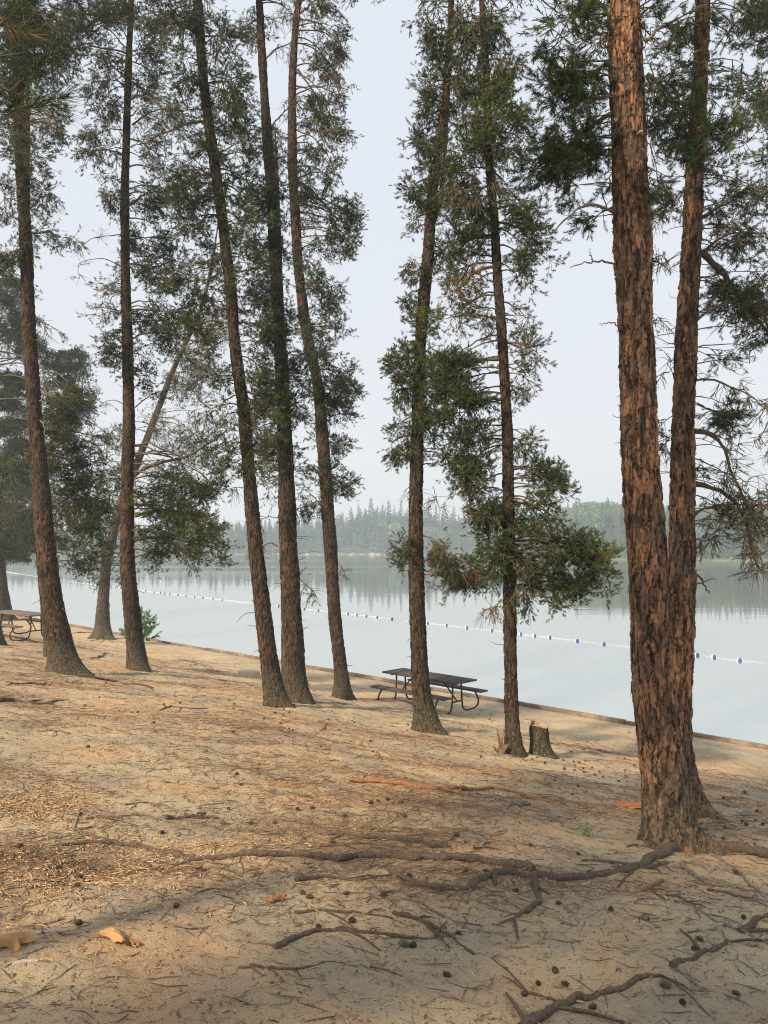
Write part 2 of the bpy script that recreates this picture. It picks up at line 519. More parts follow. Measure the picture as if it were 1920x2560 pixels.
# lake
m, t, b, o = mat('lake_water')
v, raw = coords(t, (0.35, 1.0, 1.0))
b.inputs['Base Color'].default_value = (0.40, 0.42, 0.38, 1)
b.inputs['Roughness'].default_value = 0.5
gl = t.nodes.new('ShaderNodeBsdfGlossy'); gl.inputs['Roughness'].default_value = 0.035
gl.inputs['Color'].default_value = (0.81, 0.83, 0.80, 1)
fr = t.nodes.new('ShaderNodeFresnel'); fr.inputs['IOR'].default_value = 1.9
mx = t.nodes.new('ShaderNodeMixShader')
sx = t.nodes.new('ShaderNodeSeparateXYZ'); t.links.new(raw, sx.inputs[0])
ripple = noise(t, v, 5.0, 3, 0.5)
swell = noise(t, v, 0.5, 2, 0.5)
band = t.nodes.new('ShaderNodeMapping'); band.inputs['Scale'].default_value = (0.004, 0.02, 1)
t.links.new(raw, band.inputs[0])
wind = noise(t, band.outputs[0], 1.6, 4, 0.5)
far_band = ramp(t, mth(t, 'MULTIPLY', sx.outputs[1], 0.0025), [(0.22, 0.0), (0.42, 1.0), (0.70, 1.0), (0.74, 0.4)])
wf = mth(t, 'MULTIPLY', ramp(t, wind, [(0.42, 0.0), (0.58, 1.0)]), far_band)
hgt = mth(t, 'ADD', mth(t, 'MULTIPLY', ripple, mth(t, 'ADD', 0.05, mth(t, 'MULTIPLY', wf, 1.3))), mth(t, 'MULTIPLY', swell, 0.35))
bp = t.nodes.new('ShaderNodeBump'); bp.inputs['Strength'].default_value = 0.35; bp.inputs['Distance'].default_value = 0.05
t.links.new(hgt, bp.inputs['Height'])
for q in (gl, fr, b): t.links.new(bp.outputs[0], q.inputs['Normal'])
fk_ = mth(t, 'MULTIPLY_ADD', fr.outputs[0], 0.25, 0.76); t.links.new(mth(t, 'MINIMUM', fk_, 0.97), mx.inputs[0])
t.links.new(b.outputs[0], mx.inputs[1]); t.links.new(gl.outputs[0], mx.inputs[2])
t.links.new(mx.outputs[0], o.inputs[0])
M['water'] = m

# ------------------------------------------------------------------ setting: ground and lake
def litter_density(x, y):
    """how much needle litter lies at a spot, 0..1"""
    s = (SH0 - x - y) / math.sqrt(2)
    a = fbm(x * 0.55 + 3, y * 1.1 + 8, 4, 71)
    streak = fbm(x * 0.5, y * 2.6, 3, 91)
    f = 0.40 + 0.75 * a + 0.55 * streak
    f = f * np.clip((s - 1.5) / 3.5, 0.05, 1)
    near = np.clip((4.9 - y) / 1.2, 0, 1) * np.clip((x + 2.2) / 0.8, 0, 1)
    return np.clip(f * (1 - 0.75 * near), 0, 1)

def chip_density(x, y):
    """pale chopped wood lies in the near left corner"""
    d = ((x + 2.75) / 1.5) ** 2 + ((y - 4.4) / 1.35) ** 2
    return np.clip(1.0 - d * 0.75 + 1.5 * fbm(x * 1.3, y * 1.6, 4, 55), 0, 1)

ang = np.concatenate([np.linspace(-180, -40, 50)[:-1], np.linspace(-40, 40, 620), np.linspace(40, 180, 50)[1:-1]])
rad = np.concatenate([[0.35], np.geomspace(1.2, 3.0, 40), np.geomspace(3.02, 60, 620), np.geomspace(61, 200, 50), np.linspace(203, 420, 75), np.geomspace(430, 720, 10)])
A_, R_ = np.meshgrid(np.radians(ang), rad)
gx, gy = (np.sin(A_) * R_).ravel(), (np.cos(A_) * R_).ravel()
gzv = G(gx, gy)
tin = np.maximum(litter_density(gx, gy), 0.85 * chip_density(gx, gy))
na, nr = len(ang), len(rad)
ix = np.arange(na * nr).reshape(nr, na)
a_ = ix[:-1]; b_ = ix[1:]
f = np.stack([a_, b_, np.roll(b_, -1, 1), np.roll(a_, -1, 1)], -1).reshape(-1, 4)
mb = MB(); mb.add(np.stack([gx, gy, gzv], 1), f, tin)
c0 = np.append(mb.v[0][:na].mean(0)[None], mb.v[0][:na], 0)
c0[0, 2] = gz(0, 0)
mb.add(c0, [(0, q + 1, (q + 1) % na + 1) for q in range(na)], 0.3)
ground = mb.build('ground', M['sand'])
tag(ground, kind='structure')

mb = MB()
n_ = 515
mb.add([(-n_, -n_, 0), (n_, -n_, 0), (n_, n_, 0), (-n_, n_, 0)], [(0, 1, 2, 3)])
tag(mb.build('lake_water', M['water'], smooth=False), kind='structure')

# ------------------------------------------------------------------ pines
def shoot_templates(n_var, n_need, wid, ln=0.45, spread=(0.95, 0.45), seed=1, t0=0.12):
    r = np.random.default_rng(seed)
    T = []
    for _ in range(n_var):
        t = np.linspace(t0, 1.0, n_need) + r.normal(0, 0.02, n_need)
        th = r.uniform(0, 2 * math.pi, n_need)
        an = spread[0] + (spread[1] - spread[0]) * t + r.normal(0, 0.12, n_need)
        dr = np.stack([np.sin(an) * np.cos(th), np.sin(an) * np.sin(th), np.cos(an)], 1)
        l = ln * r.uniform(0.75, 1.1, n_need)
        base = np.stack([0 * t, 0 * t, t], 1)
        side = norm(np.cross(dr, r.normal(0, 1, (n_need, 3)))) * wid / 2
        v = np.stack([base - side, base + side, base + dr * l[:, None]], 1)
        T.append(v.reshape(-1, 3))
    return np.array(T)

SH_MID = shoot_templates(14, 40, 0.060, 0.46, (1.5, 0.55), seed=3, t0=0.30)
SH_NEAR = shoot_templates(14, 42, 0.048, 0.42, (1.4, 0.55), seed=4, t0=0.25)
SH_LOW = shoot_templates(8, 8, 0.13, 0.5, seed=5)
SH_LONG = shoot_templates(8, 70, 0.016, 0.85, (1.1, 0.35), seed=6)

def put_shoots(mb, pos, dr, size, tint, T, matid=1):
    n = len(pos)
    if n == 0: return
    dr = norm(dr)
    ref = norm(rng.normal(0, 1, (n, 3)))
    a = norm(np.cross(dr, ref)); c = np.cross(dr, a)
    k = rng.integers(0, len(T), n)
    t = T[k] * size[:, None, None]
    v = pos[:, None] + t[..., :1] * a[:, None] + t[..., 1:2] * c[:, None] + t[..., 2:] * dr[:, None]
    nv = T.shape[1]
    f = np.arange(n * nv).reshape(-1, 3)
    tt = np.repeat(tint, nv) + np.tile(rng.normal(0, 0.03, nv), n)
    mb.add(v.reshape(-1, 3), f, tt, matid)

STY = {   # tufts per twig, tint mean, tint spread, share of dead brown tufts, droop, twig paleness
    'green': (2.7, 0.52, 0.20, 0.03, 0.20, 0.25),
    'dark': (2.8, 0.40, 0.16, 0.04, 0.22, 0.2),
    'light': (2.6, 0.80, 0.16, 0.04, 0.05, 0.3),
    'brown': (2.3, 0.42, 0.18, 0.20, 0.75, 0.7),
    'thin': (1.5, 0.45, 0.18, 0.12, 0.35, 0.55),
    'bare': (0.12, 0.40, 0.15, 0.5, 0.45, 0.6),
}

class Tree:
    pass

def grow(tr, polys, ends, style, size, sh, ntw=7, twl=0.26, rt=0.0042, mb=None):
    """side branches from the polylines to the given end points, twigs on them, needle shoots on the twigs"""
    mb = mb or tr.crown
    q, tm, ts, dead, droop, pale = STY[style]
    ends = np.asarray(ends)
    n = len(ends)
    if n == 0: return
    cand = np.concatenate([p[max(1, len(p) // 4):] for p in polys])
    D = np.linalg.norm(ends[:, None] - cand[None], axis=2) + rng.uniform(0, 0.25, (n, len(cand)))
    st = cand[np.argmin(D, 1)]
    L = np.linalg.norm(ends - st, axis=1)[:, None]
    ctrl = (st + ends) / 2 + rng.normal(0, 0.12, (n, 3)) * L + np.array([0, 0, 1.0]) * L * (0.10 + 0.25 * droop)
    SB = bez(st, ctrl, ends, 6)
    SB[:, 1:-1] += rng.normal(0, 0.02, SB[:, 1:-1].shape) * L[:, None]
    rr = np.clip(0.0045 + 0.008 * L, 0.004, 0.02) * np.linspace(1, 0.4, 6)[None]
    v, f = tubes(SB, rr, 4); mb.add(v, f, pale * 0.7, 0)
    # twigs
    m = n * ntw
    own = np.repeat(np.arange(n), ntw)
    tpar = rng.uniform(0.25, 1.0, m)
    tpar[::ntw] = 1.0
    fi = tpar * 5; i0 = np.minimum(fi.astype(int), 4); fr_ = (fi - i0)[:, None]
    o = SB[own, i0] * (1 - fr_) + SB[own, i0 + 1] * fr_
    tg = norm(SB[own, i0 + 1] - SB[own, i0])
    rd = rng.normal(0, 1, (m, 3)); rd[:, 2] *= 0.55
    dr = norm(tg * 0.75 + norm(rd) * 0.8 + np.array([0, 0, 0.12 - droop * 1.1]))
    ll = twl * rng.uniform(0.45, 1.15, m)
    up = np.array([0, 0, 1.0])[None] * (0.25 - droop * 1.0)
    p1 = o + dr * ll[:, None] * 0.55 + rng.normal(0, 0.012, (m, 3))
    p2 = p1 + norm(dr + up) * ll[:, None] * 0.5
    TW = np.stack([o, p1, p2], 1)
    v, f = tubes(TW, np.broadcast_to(np.array([rt, rt * 0.8, rt * 0.5]), (m, 3)), 3)
    mb.add(v, f, pale, 0)
    # shoots
    nt_ = rng.poisson(q, m)
    if q >= 1: nt_ = np.maximum(nt_, 1 if q > 2 else 0)
    own2 = np.repeat(np.arange(m), nt_)
    k = len(own2)
    if k == 0: return
    tp = rng.uniform(0.3, 1.0, k)[:, None]
    pos = np.where(tp < 0.5, o[own2] + (p1 - o)[own2] * tp * 2, p1[own2] + (p2 - p1)[own2] * (tp - 0.5) * 2)
    d2 = norm((p2 - o)[own2] * 1.0)
    d2 = norm(d2 + 0.75 * rng.normal(0, 1, (k, 3)) * np.array([1, 1, 0.7]) + np.array([0, 0, 0.45 - droop * 0.7]))
    clump = tm + 0.45 * ts * rng.normal(0, 1, n)
    tint = clump[own[own2]] + rng.normal(0, ts * 0.6, k)
    tint = np.clip(tint, 0.25, 1.0)
    tint = np.where(rng.random(k) < dead, rng.uniform(0.0, 0.14, k), tint)
    sz = size * rng.uniform(0.7, 1.25, k)
    put_shoots(mb, pos, d2, sz, tint, sh)

def trunk_at(tr, z):
    c = tr.axis
    z = min(max(z, c[0, 2]), c[-1, 2])
    return np.array([np.interp(z, c[:, 2], c[:, q]) for q in range(4)])

def limb(tr, start, end, rise=0.15, r0=0.02, k=9, jit=0.02, mb=None, tint=0.2):
    start = np.asarray(start, float)[:3]; end = np.asarray(end, float)
    h = np.linalg.norm((end - start)[:2])
    c = (start + end) / 2 + np.array([0, 0, rise * h + max(0, (start[2] - end[2])) * 0.35])
    p = bez(start[None], c[None], end[None], k)[0]
    p[1:] += rng.normal(0, jit * max(h, .3), (k - 1, 3)) * 0.5
    v, f = tubes(p, np.linspace(r0, r0 * 0.35, k)[None], 6)
    (mb or tr.crown).add(v, f, tint, 0)
    return p

def blob(tr, cx, cy, rx, ry, style='green', n=1.0, dz=None, mb=None):
    """one foliage pad of a crown: limbs from the trunk, side branches, twigs and shoots"""
    d0 = tr.axis[0, 1]
    zz = P(cx * K, cy * K, d0)
    tx = trunk_at(tr, zz[2])
    if dz is None:
        dz = rng.uniform(-1.1, 0.5) * (rx * K * d0 / FPX)
    d = tx[1] + dz
    C = P(cx * K, cy * K, d)
    sx = rx * K * d / FPX; sz = ry * K * d / FPX; sy = sx * 0.85
    polys = []
    droop = STY[style][4]
    near = tr.rt < 0.004
    for q in range(2 if (near or n <= 0.6) else 3):
        u = norm(rng.normal(0, 1, 3)) * rng.uniform(0.3, 0.85)
        E = C + u * np.array([sx, sy, sz])
        ax = trunk_at(tr, E[2] + rng.uniform(-0.1, 0.45 + droop * 0.5) * np.linalg.norm((E - tx[:3])[:2]))
        polys.append(limb(tr, ax, E, 0.1 + 0.2 * droop, (0.012 + 0.006 * np.linalg.norm(E - ax[:3])) * (0.5 if near else 1), mb=mb))
    vol = sx * sz
    m = max(4, int(tr.dens * n * (9 + 46 * vol)))
    u = norm(rng.normal(0, 1, (m, 3))) * (rng.random((m, 1)) ** 0.45)
    if style in ('green', 'dark', 'light'):
        u[:, 2] = rng.choice([-0.75, -0.1, 0.6], m) * (1 - 0.4 * np.abs(u[:, 0])) + rng.normal(0, 0.12, m) - 0.25 * (u[:, 0] ** 2 + u[:, 1] ** 2)
    u = u * (1 + 0.35 * vn3(u[:, 0] * 1.6 + cx, u[:, 1] * 1.6 + cy, u[:, 2] * 1.6, 5))[:, None]
    E = C + u * np.array([sx, sy, sz])
    keep = vn3(E[:, 0] * 1.5 / max(sx, .2), E[:, 1] * 1.5 / max(sx, .2), E[:, 2] * 2.4 / max(sz, .2), tr.seed) > -0.28
    E = E[keep]
    grow(tr, polys, E, style, tr.shoot, tr.sh, tr.ntw, tr.twl, tr.rt, mb=mb)
    return polys

def trunk_mesh(tr, pts, label_mat, height, fine, lean, flare, roots):
    """pts: photo pixels (x, y, width) from the foot upwards"""
    pts = [q for q in pts]
    B = hit(pts[0][0], pts[0][1])
    r0 = pts[0][2] / 2 * B[1] / FPX
    d = B[1] + r0 * 0.7
    c = []
    for (x, y, wd) in pts:
        p = P(x, y, d)
        c.append([p[0], p[1], p[2], wd / 2 * d / FPX])
    c = np.array(c)
    c = c[np.argsort(c[:, 2])]
    h = c[:, 2] - c[0, 2]
    c[:, 1] += lean * h
    # keep what shows where it shows, whatever the lean in depth
    sc = c[:, 1] / d
    c[:, 0] *= sc; c[:, 2] = CAMZ + (c[:, 2] - CAMZ) * sc; c[:, 3] *= sc
    c = c[np.argsort(c[:, 2])]
    # smooth curve
    zt = np.arange(c[0, 2], c[-1, 2], 0.08)
    cc = np.stack([np.interp(zt, c[:, 2], c[:, q]) for q in range(4)], 1)
    for _ in range(14):
        m_ = cc.copy(); m_[1:-1] = (cc[:-2] + 2 * cc[1:-1] + cc[2:]) / 4; cc = m_
    # on up beyond the frame
    if pts[-1][1] <= 0: height = max(height, cc[-1, 2] - cc[0, 2] + 2.6)
    if height > cc[-1, 2] - cc[0, 2]:
        sl = (cc[-1] - cc[-12]) / (cc[-1, 2] - cc[-12, 2])
        rem = height - (cc[-1, 2] - cc[0, 2])
        kk = int(rem / 0.25) + 2
        s_ = np.linspace(0, 1, kk)[1:, None] * rem
        ex = cc[-1] + np.concatenate([sl[None, :2] * (s_ - 0.4 * s_ ** 2 / rem), s_, -cc[-1, 3] * 0.85 * s_ / rem], 1)
        cc = np.concatenate([cc, ex])
    dn = cc[0] + (cc[0] - cc[3]) / (cc[3, 2] - cc[0, 2]) * 0.25
    dn[3] = cc[0, 3] * 1.02
    axis = np.concatenate([dn[None], cc])
    tr.axis = cc
    tr.base = np.array([cc[0, 0], cc[0, 1], gz(cc[0, 0], cc[0, 1])])
    stepz, ns = fine
    vis = P(960, 0, d)[2] + 0.5
    z = np.concatenate([np.arange(axis[0, 2], min(vis, axis[-1, 2]), stepz), np.arange(min(vis, axis[-1, 2]), axis[-1, 2], 0.2)])
    ring = np.stack([np.interp(z, axis[:, 2], axis[:, q]) for q in range(4)], 1)
    th = np.arange(ns) * 2 * math.pi / ns
    Z = ring[:, 2][:, None] + 0 * th
    ct, st = np.cos(th)[None], np.sin(th)[None]
    r = ring[:, 3][:, None] * np.ones((1, ns))
    hg = Z - tr.base[2]
    fl = np.exp(-np.clip(hg, 0, 9) / flare[1])
    r = r * (1 + flare[0] * fl)
    for (ra, rs, rw) in roots:
        aa = np.abs((th[None] - math.radians(ra) + math.pi) % (2 * math.pi) - math.pi)
        r = r + ring[:, 3][:, None] * rs * np.exp(-(aa / rw) ** 2) * np.exp(-np.clip(hg + 0.05, 0, 9) / (flare[1] * 0.7))
    sk = ring[:, 3].max() / 0.15
    nx, ny = ct * ring[:, 3][:, None], st * ring[:, 3][:, None]
    X = ring[:, 0][:, None] + nx; Y = ring[:, 1][:, None] + ny
    p = np.stack([X.ravel() * 30, Y.ravel() * 30, Z.ravel() * 7.5], 1)
    warp = np.stack([vn3(p[:, 0] * .7, p[:, 1] * .7, p[:, 2] * .7, s) for s in (1, 2, 3)], 1) * 0.9
    e, rid, off = voro3(p + warp, tr.seed)
    plate = np.clip(e / 0.22, 0, 1)
    amp = 0.011 * tr.rough
    disp = amp * (plate - 0.6) + amp * 0.8 * (rid - 0.5) + amp * 0.5 * off[:, 2] + 0.005 * tr.rough * vn3(p[:, 0] * 2.4, p[:, 1] * 2.4, p[:, 2] * 2.4, 9)
    disp = disp + 0.05 * ring[:, 3].max() * vn3(X.ravel() * 2.5, Y.ravel() * 2.5, Z.ravel() * 1.6, 4)
    r = r + disp.reshape(r.shape) * np.clip(ring[:, 3][:, None] / 0.07, 0.2, 1)
    V = np.stack([ring[:, 0][:, None] + ct * r, ring[:, 1][:, None] + st * r, Z], -1)
    idx = np.arange(V.shape[0] * ns).reshape(-1, ns)
    a, b = idx[:-1], idx[1:]
    f = np.stack([a, np.roll(a, -1, 1), np.roll(b, -1, 1), b], -1).reshape(-1, 4)
    mb = MB()
    big = vn3(X.ravel() * 4, Y.ravel() * 4, Z.ravel() * 1.3, 21)
    mb.add(V.reshape(-1, 3), f, np.clip((0.5 + 0.5 * (rid - 0.5) + 0.3 * big) * (0.35 + 0.65 * plate), 0, 1))
    # loose bark flakes
    nf = tr.flakes
    if nf:
        zi = rng.integers(3, np.searchsorted(z, vis) - 2, nf); ti = rng.integers(0, ns, nf)
        c_ = V[zi, ti]
        nrm = np.stack([np.cos(th[ti]), np.sin(th[ti]), 0 * th[ti]], 1)
        tan = np.stack([-np.sin(th[ti]), np.cos(th[ti]), 0 * th[ti]], 1)
        upv = norm(np.array([0, 0, 1.0]) + tan * rng.normal(0, 0.55, (nf, 1)))
        wd = (0.003 + 0.012 * rng.random(nf) ** 2)[:, None]; ln = (0.010 + 0.045 * rng.random(nf) ** 2)[:, None]
        lift = rng.uniform(0.001, 0.016, nf)[:, None] * np.where(rng.random((nf, 1)) < 0.7, 1, 0.3)
        sg = np.where(rng.random((nf, 1)) < 0.75, -1.0, 1.0)
        base = c_ + nrm * 0.0015
        vv = np.stack([base - tan * wd, base + tan * wd,
                       base + upv * sg * ln * 0.55 + tan * wd * 1.15 + nrm * lift * 0.35, base + upv * sg * ln * 0.55 - tan * wd * 1.1 + nrm * lift * 0.4,
                       base + upv * sg * ln + tan * wd * 0.5 + nrm * lift, base + upv * sg * ln - tan * wd * 0.6 + nrm * lift * 1.1], 1)
        i = np.arange(nf)[:, None] * 6
        ff = np.concatenate([i + np.array([0, 1, 2, 3]), i + np.array([3, 2, 4, 5])])
        tt = np.repeat(np.clip(rng.normal(0.38, 0.25, nf), 0, 1), 6)
        mb.add(vv.reshape(-1, 3), ff, tt)
    tr.vis = vis
    return mb

def pine(seed, pts, label, bark='bark_brown', height=15, fine=(0.035, 28), lean=0.0, flare=(0.25, 0.22), roots=(), rough=1.0,
         flakes=0, shoot=0.085, sh=None, dens=1.0, ntw=7, twl=0.26, rt=0.0042, group='tall pines along the lake shore', leaf='needles'):
    global rng
    rng = np.random.default_rng(seed)
    tr = Tree(); tr.seed = seed; tr.rough = rough; tr.flakes = flakes; tr.shoot = shoot
    tr.sh = SH_MID if sh is None else sh
    roots = list(roots) + [(rng.uniform(0, 90) + 90 * q, rng.uniform(0.15, 0.5), rng.uniform(0.16, 0.3)) for q in range(4)]
    tr.dens = dens; tr.ntw = ntw; tr.twl = twl; tr.rt = rt
    tm_ = trunk_mesh(tr, pts, bark, height, fine, lean, flare, roots)
    tr.obj = empty('pine_tree', tr.base, label, 'pine tree', group)
    tm_.build('trunk', M[bark], tr.obj, tr.base)
    tr.crown = MB(); tr.leaf = leaf; tr.bark = bark
    return tr

def branch(tr, pts, r0, style=None, n=20, L=0.4, depth=0.0, bend=None, bark='twig', k=14, tip=0.3):
    """one limb of its own; pts in the 1659 px notes, first at the trunk; depth: metres nearer (-) or farther (+) at the tip"""
    z0 = P(pts[0][0] * K, pts[0][1] * K, tr.axis[0, 1])[2]
    d0 = trunk_at(tr, z0)[1]
    m = len(pts)
    pp = np.array([P(x * K, y * K, d0 + depth * q / (m - 1)) for q, (x, y) in enumerate(pts)])
    p = smooth_poly(pp, k, 0.006)
    mb = MB()
    v, f = tubes(p, (r0 * np.linspace(1, tip, k) * (1 + 0.12 * rng.normal(0, 1, k)))[None], 8)
    mb.add(v, f, 0.2, 0)
    e = np.array([v[-8:].mean(0)]); mb.add(np.concatenate([v[-8:], e]), [(q, (q + 1) % 8, 8) for q in range(8)], 0.2, 0)
    if style:
        E = []
        t = rng.uniform(0.25, 1.0, n)
        for q in range(n):
            i = min(int(t[q] * (k - 1)), k - 2)
            tg = norm(p[i + 1] - p[i])
            u = rng.normal(0, 1, 3); u[2] *= 0.6
            dr = STY[style][4]
            E.append(p[i] + norm(tg * 0.8 + norm(u) + np.array([0, 0, 0.1 - dr])) * L * rng.uniform(0.4, 1.1))
        grow(tr, [p], E, style, tr.shoot, tr.sh, tr.ntw, tr.twl, tr.rt, mb=mb)
    mb.build('branch', [M[bark], M[tr.leaf]], tr.obj, tr.base)
    return p

def finish(tr, top_style='green', every=0.6, r=(0.7, 0.35), n=0.5, k=2):
    """the rest of the crown, above the frame"""
    z = tr.vis - 0.2
    top = tr.axis[-1, 2]
    sh0 = tr.sh; tr.sh = SH_LOW
    while z < top:
        fr_ = 1 - (z - tr.vis) / max(0.1, top - tr.vis)
        for _ in range(k):
            an = rng.uniform(0, 2 * math.pi)
            rr = (0.35 + r[0] * fr_) * rng.uniform(0.6, 1.3)
            ax = trunk_at(tr, z)
            C = ax[:3] + np.array([math.cos(an) * rr, math.sin(an) * rr, rng.uniform(-.2, .3)])
            pl = limb(tr, ax, C, 0.15, 0.015)
            m_ = int(9 * n * 2)
            E = C + norm(rng.normal(0, 1, (m_, 3))) * rng.random((m_, 1)) ** 0.5 * np.array([0.55, 0.55, 0.28]) * (0.5 + fr_)
            grow(tr, [pl], E, top_style, tr.shoot * 1.5, SH_LOW, 5, 0.3, 0.005)
        z += every
    tr.sh = sh0
    if tr.crown.v: tr.crown.build('crown', [M['twig'], M[tr.leaf]], tr.obj, tr.base)

def stubs(tr, zlo, zhi, n, L=(0.05, 0.35), r=0.006):
    """short dead twigs and broken stubs along the lower trunk (photo rows zlo..zhi)"""
    for _ in range(n):
        py = rng.uniform(zlo, zhi) * K
        z = P(960, py, tr.axis[0, 1])[2]
        a = trunk_at(tr, z)
        an = rng.uniform(0, 2 * math.pi)
        o = np.array([math.cos(an), math.sin(an), 0])
        l = rng.uniform(*L)
        s = a[:3] + o * a[3] * 0.8
        m1 = s + o * l * 0.5 + rng.normal(0, 0.03, 3) * l
        e = s + o * l + np.array([0, 0, rng.uniform(-0.5, 0.35) * l]) + rng.normal(0, 0.1, 3) * l
        p = np.array([s, m1, (m1 + e) / 2 + rng.normal(0, .04, 3) * l, e])
        v, f = tubes(p, np.array([[1, .8, .6, .3]]) * r * rng.uniform(0.6, 1.5), 4)
        tr.crown.add(v, f, rng.uniform(0.1, 0.9), 0)

# ================================================================== the pines, from the left
# --- tall rusty pine at the left
T = pine(101, [(169, 1684, 72), (160, 1657, 61), (147, 1587, 55), (132, 1510, 49), (117, 1394, 44), (106, 1240, 39), (88, 1047, 34), (74, 849, 33), (66, 640, 31), (58, 482, 30), (46, 240, 27), (38, 0, 22)],
         'tall rusty-barked pine with flared foot, beside the grey picnic table', 'bark_brown', 17, (0.03, 36), 0.01, (0.35, 0.3), [(-20, 0.9, 0.45), (200, 0.3, 0.4)], 1.2, 900, dens=1.5)
for a in [(60, 40, 110, 90, 'dark', 2.2), (110, 60, 70, 70, 'brown', 1.0), (90, 150, 80, 90, 'dark', 1.8), (110, 250, 45, 60, 'dark', 1.3), (60, 330, 60, 60, 'green', 1.1), (20, 240, 60, 70, 'dark', 1.4), (30, 430, 50, 60, 'green', 1), (95, 420, 30, 50, 'thin', 0.8), (85, 520, 60, 50, 'thin', 0.9), (20, 560, 50, 50, 'green', 1.1), (30, 130, 60, 80, 'dark', 1.6)]:
    blob(T, *a[:4], style=a[4], n=a[5])
branch(T, [(75, 505), (100, 500), (130, 512), (160, 512)], 0.012, 'thin', 8, 0.25)
branch(T, [(85, 870), (100, 850), (128, 838)], 0.018, None, bark='root_grey', depth=-0.3)
branch(T, [(80, 905), (95, 915), (98, 960)], 0.016, None, bark='root_grey', depth=-0.3)
branch(T, [(74, 690), (100, 700), (125, 712)], 0.014, 'bare', 6, 0.25)
branch(T, [(60, 455), (95, 420), (130, 430)], 0.014, 'bare', 8, 0.3)
stubs(T, 620, 1380, 16)
finish(T)
T1 = T

# --- pine behind it, cut by the left edge of the picture
T = pine(102, [(2, 1550, 58), (0, 1500, 46), (-9, 1400, 36), (-14, 1300, 33), (-18, 1100, 30), (-22, 900, 27), (-24, 500, 22), (-30, 0, 16)],
         'dark pine trunk cut off by the left edge, behind the grey picnic table', 'bark_brown', 16, lean=-0.01, shoot=0.13, dens=1.9)
for a in [(55, 720, 70, 60, 'dark', 1.5), (140, 790, 70, 60, 'dark', 1.6), (20, 860, 70, 90, 'dark', 1.8), (130, 900, 65, 60, 'dark', 1.5), (170, 850, 40, 60, 'dark', 1.2),
          (60, 1000, 80, 80, 'dark', 1.7), (60, 1110, 90, 80, 'dark', 1.6), (30, 1180, 70, 40, 'dark', 1.2), (15, 1040, 50, 80, 'light', 1.4), (20, 640, 60, 60, 'dark', 1.3)]:
    blob(T, *a[:4], style=a[4], n=a[5])
branch(T, [(-15, 960), (40, 985), (100, 970), (160, 960)], 0.03, 'dark', 14, 0.5)
finish(T)

# --- a trunk just inside the edge, nearer
T = pine(103, [(-6, 1612, 34), (-14, 1560, 27), (-26, 1450, 24), (-38, 1300, 22), (-60, 1000, 20), (-80, 500, 16), (-95, 0, 12)],
         'thin trunk barely showing at the left edge, in front of the grey bench', 'bark_brown', 13)
finish(T, k=1)

# --- slim trunk half hidden behind the tall rusty pine
T = pine(104, [(127, 1643, 30), (122, 1590, 25), (112, 1500, 22), (100, 1380, 21), (88, 1200, 20), (70, 900, 18), (66, 600, 15), (70, 250, 11)],
         'slim dark pine half hidden behind the tall rusty-barked trunk by the grey picnic table', 'bark_brown', 14, lean=0.01, dens=2.1)
for a in [(175, 1000, 55, 60, 'green', 1.5), (200, 1080, 60, 70, 'green', 1.4), (150, 1090, 60, 60, 'dark', 1.3), (190, 1160, 50, 50, 'green', 1.0), (120, 960, 60, 60, 'dark', 1.3), (175, 1215, 35, 25, 'green', 0.9), (110, 1180, 50, 30, 'dark', 0.8), (150, 870, 55, 40, 'green', 1.2), (215, 960, 30, 40, 'thin', 1)]:
    blob(T, *a[:4], style=a[4], n=a[5])
branch(T, [(95, 830), (112, 880), (130, 930), (125, 975)], 0.045, 'dark', 16, 0.5)
branch(T, [(105, 1050), (150, 1060), (200, 1110), (225, 1140)], 0.02, 'thin', 12, 0.4)
finish(T)

# --- straight slender pine beside the sapling
T = pine(105, [(345, 1676, 50), (340, 1626, 41), (332, 1549, 41), (319, 1433, 37), (318, 1240, 31), (323, 1047, 29), (318, 849, 26), (313, 660, 22), (312, 482, 20), (316, 340, 18), (321, 180, 16), (328, 0, 13)],
         'straight slender pine standing right in front of the small green sapling', 'bark_brown', 16, (0.03, 32), 0.0, (0.2, 0.22), [(-30, 0.4, 0.4)], 1.1, 500, dens=1.5)
for a in [(215, 40, 80, 50, 'green', 1.3), (235, 130, 70, 50, 'thin', 1.4), (330, 90, 60, 60, 'green', 1.3), (210, 190, 45, 40, 'brown', 1.0), (230, 235, 50, 50, 'brown', 1.2), (325, 180, 50, 50, 'green', 1.2), (340, 250, 60, 50, 'thin', 1.4), (195, 300, 35, 60, 'brown', 1.1),
          (235, 330, 40, 50, 'thin', 1.0), (330, 330, 60, 50, 'thin', 1.2), (240, 420, 35, 60, 'brown', 0.8), (320, 440, 55, 40, 'dark', 1.3), (370, 430, 45, 60, 'dark', 1.3), (330, 515, 70, 40, 'dark', 1.6), (290, 560, 40, 40, 'green', 1.0), (340, 600, 60, 50, 'green', 1.3), (235, 625, 35, 40, 'thin', 1.0), (220, 670, 40, 30, 'thin', 0.7),
          (330, 690, 75, 30, 'dark', 1.5), (345, 740, 60, 40, 'dark', 1.2), (245, 750, 35, 45, 'dark', 1.2), (310, 800, 40, 40, 'green', 0.9), (150, 90, 50, 60, 'dark', 1.2), (175, 30, 60, 60, 'dark', 1.4), (400, 690, 40, 40, 'green', 1.1), (255, 20, 60, 40, 'green', 1.2)]:
    blob(T, *a[:4], style=a[4], n=a[5])
branch(T, [(292, 1025), (330, 1000), (400, 990), (450, 960), (490, 930)], 0.045, 'green', 26, 0.45, 0.3)
branch(T, [(292, 1115), (340, 1100), (400, 1105), (450, 1130), (480, 1165)], 0.04, 'green', 30, 0.5, -0.4)
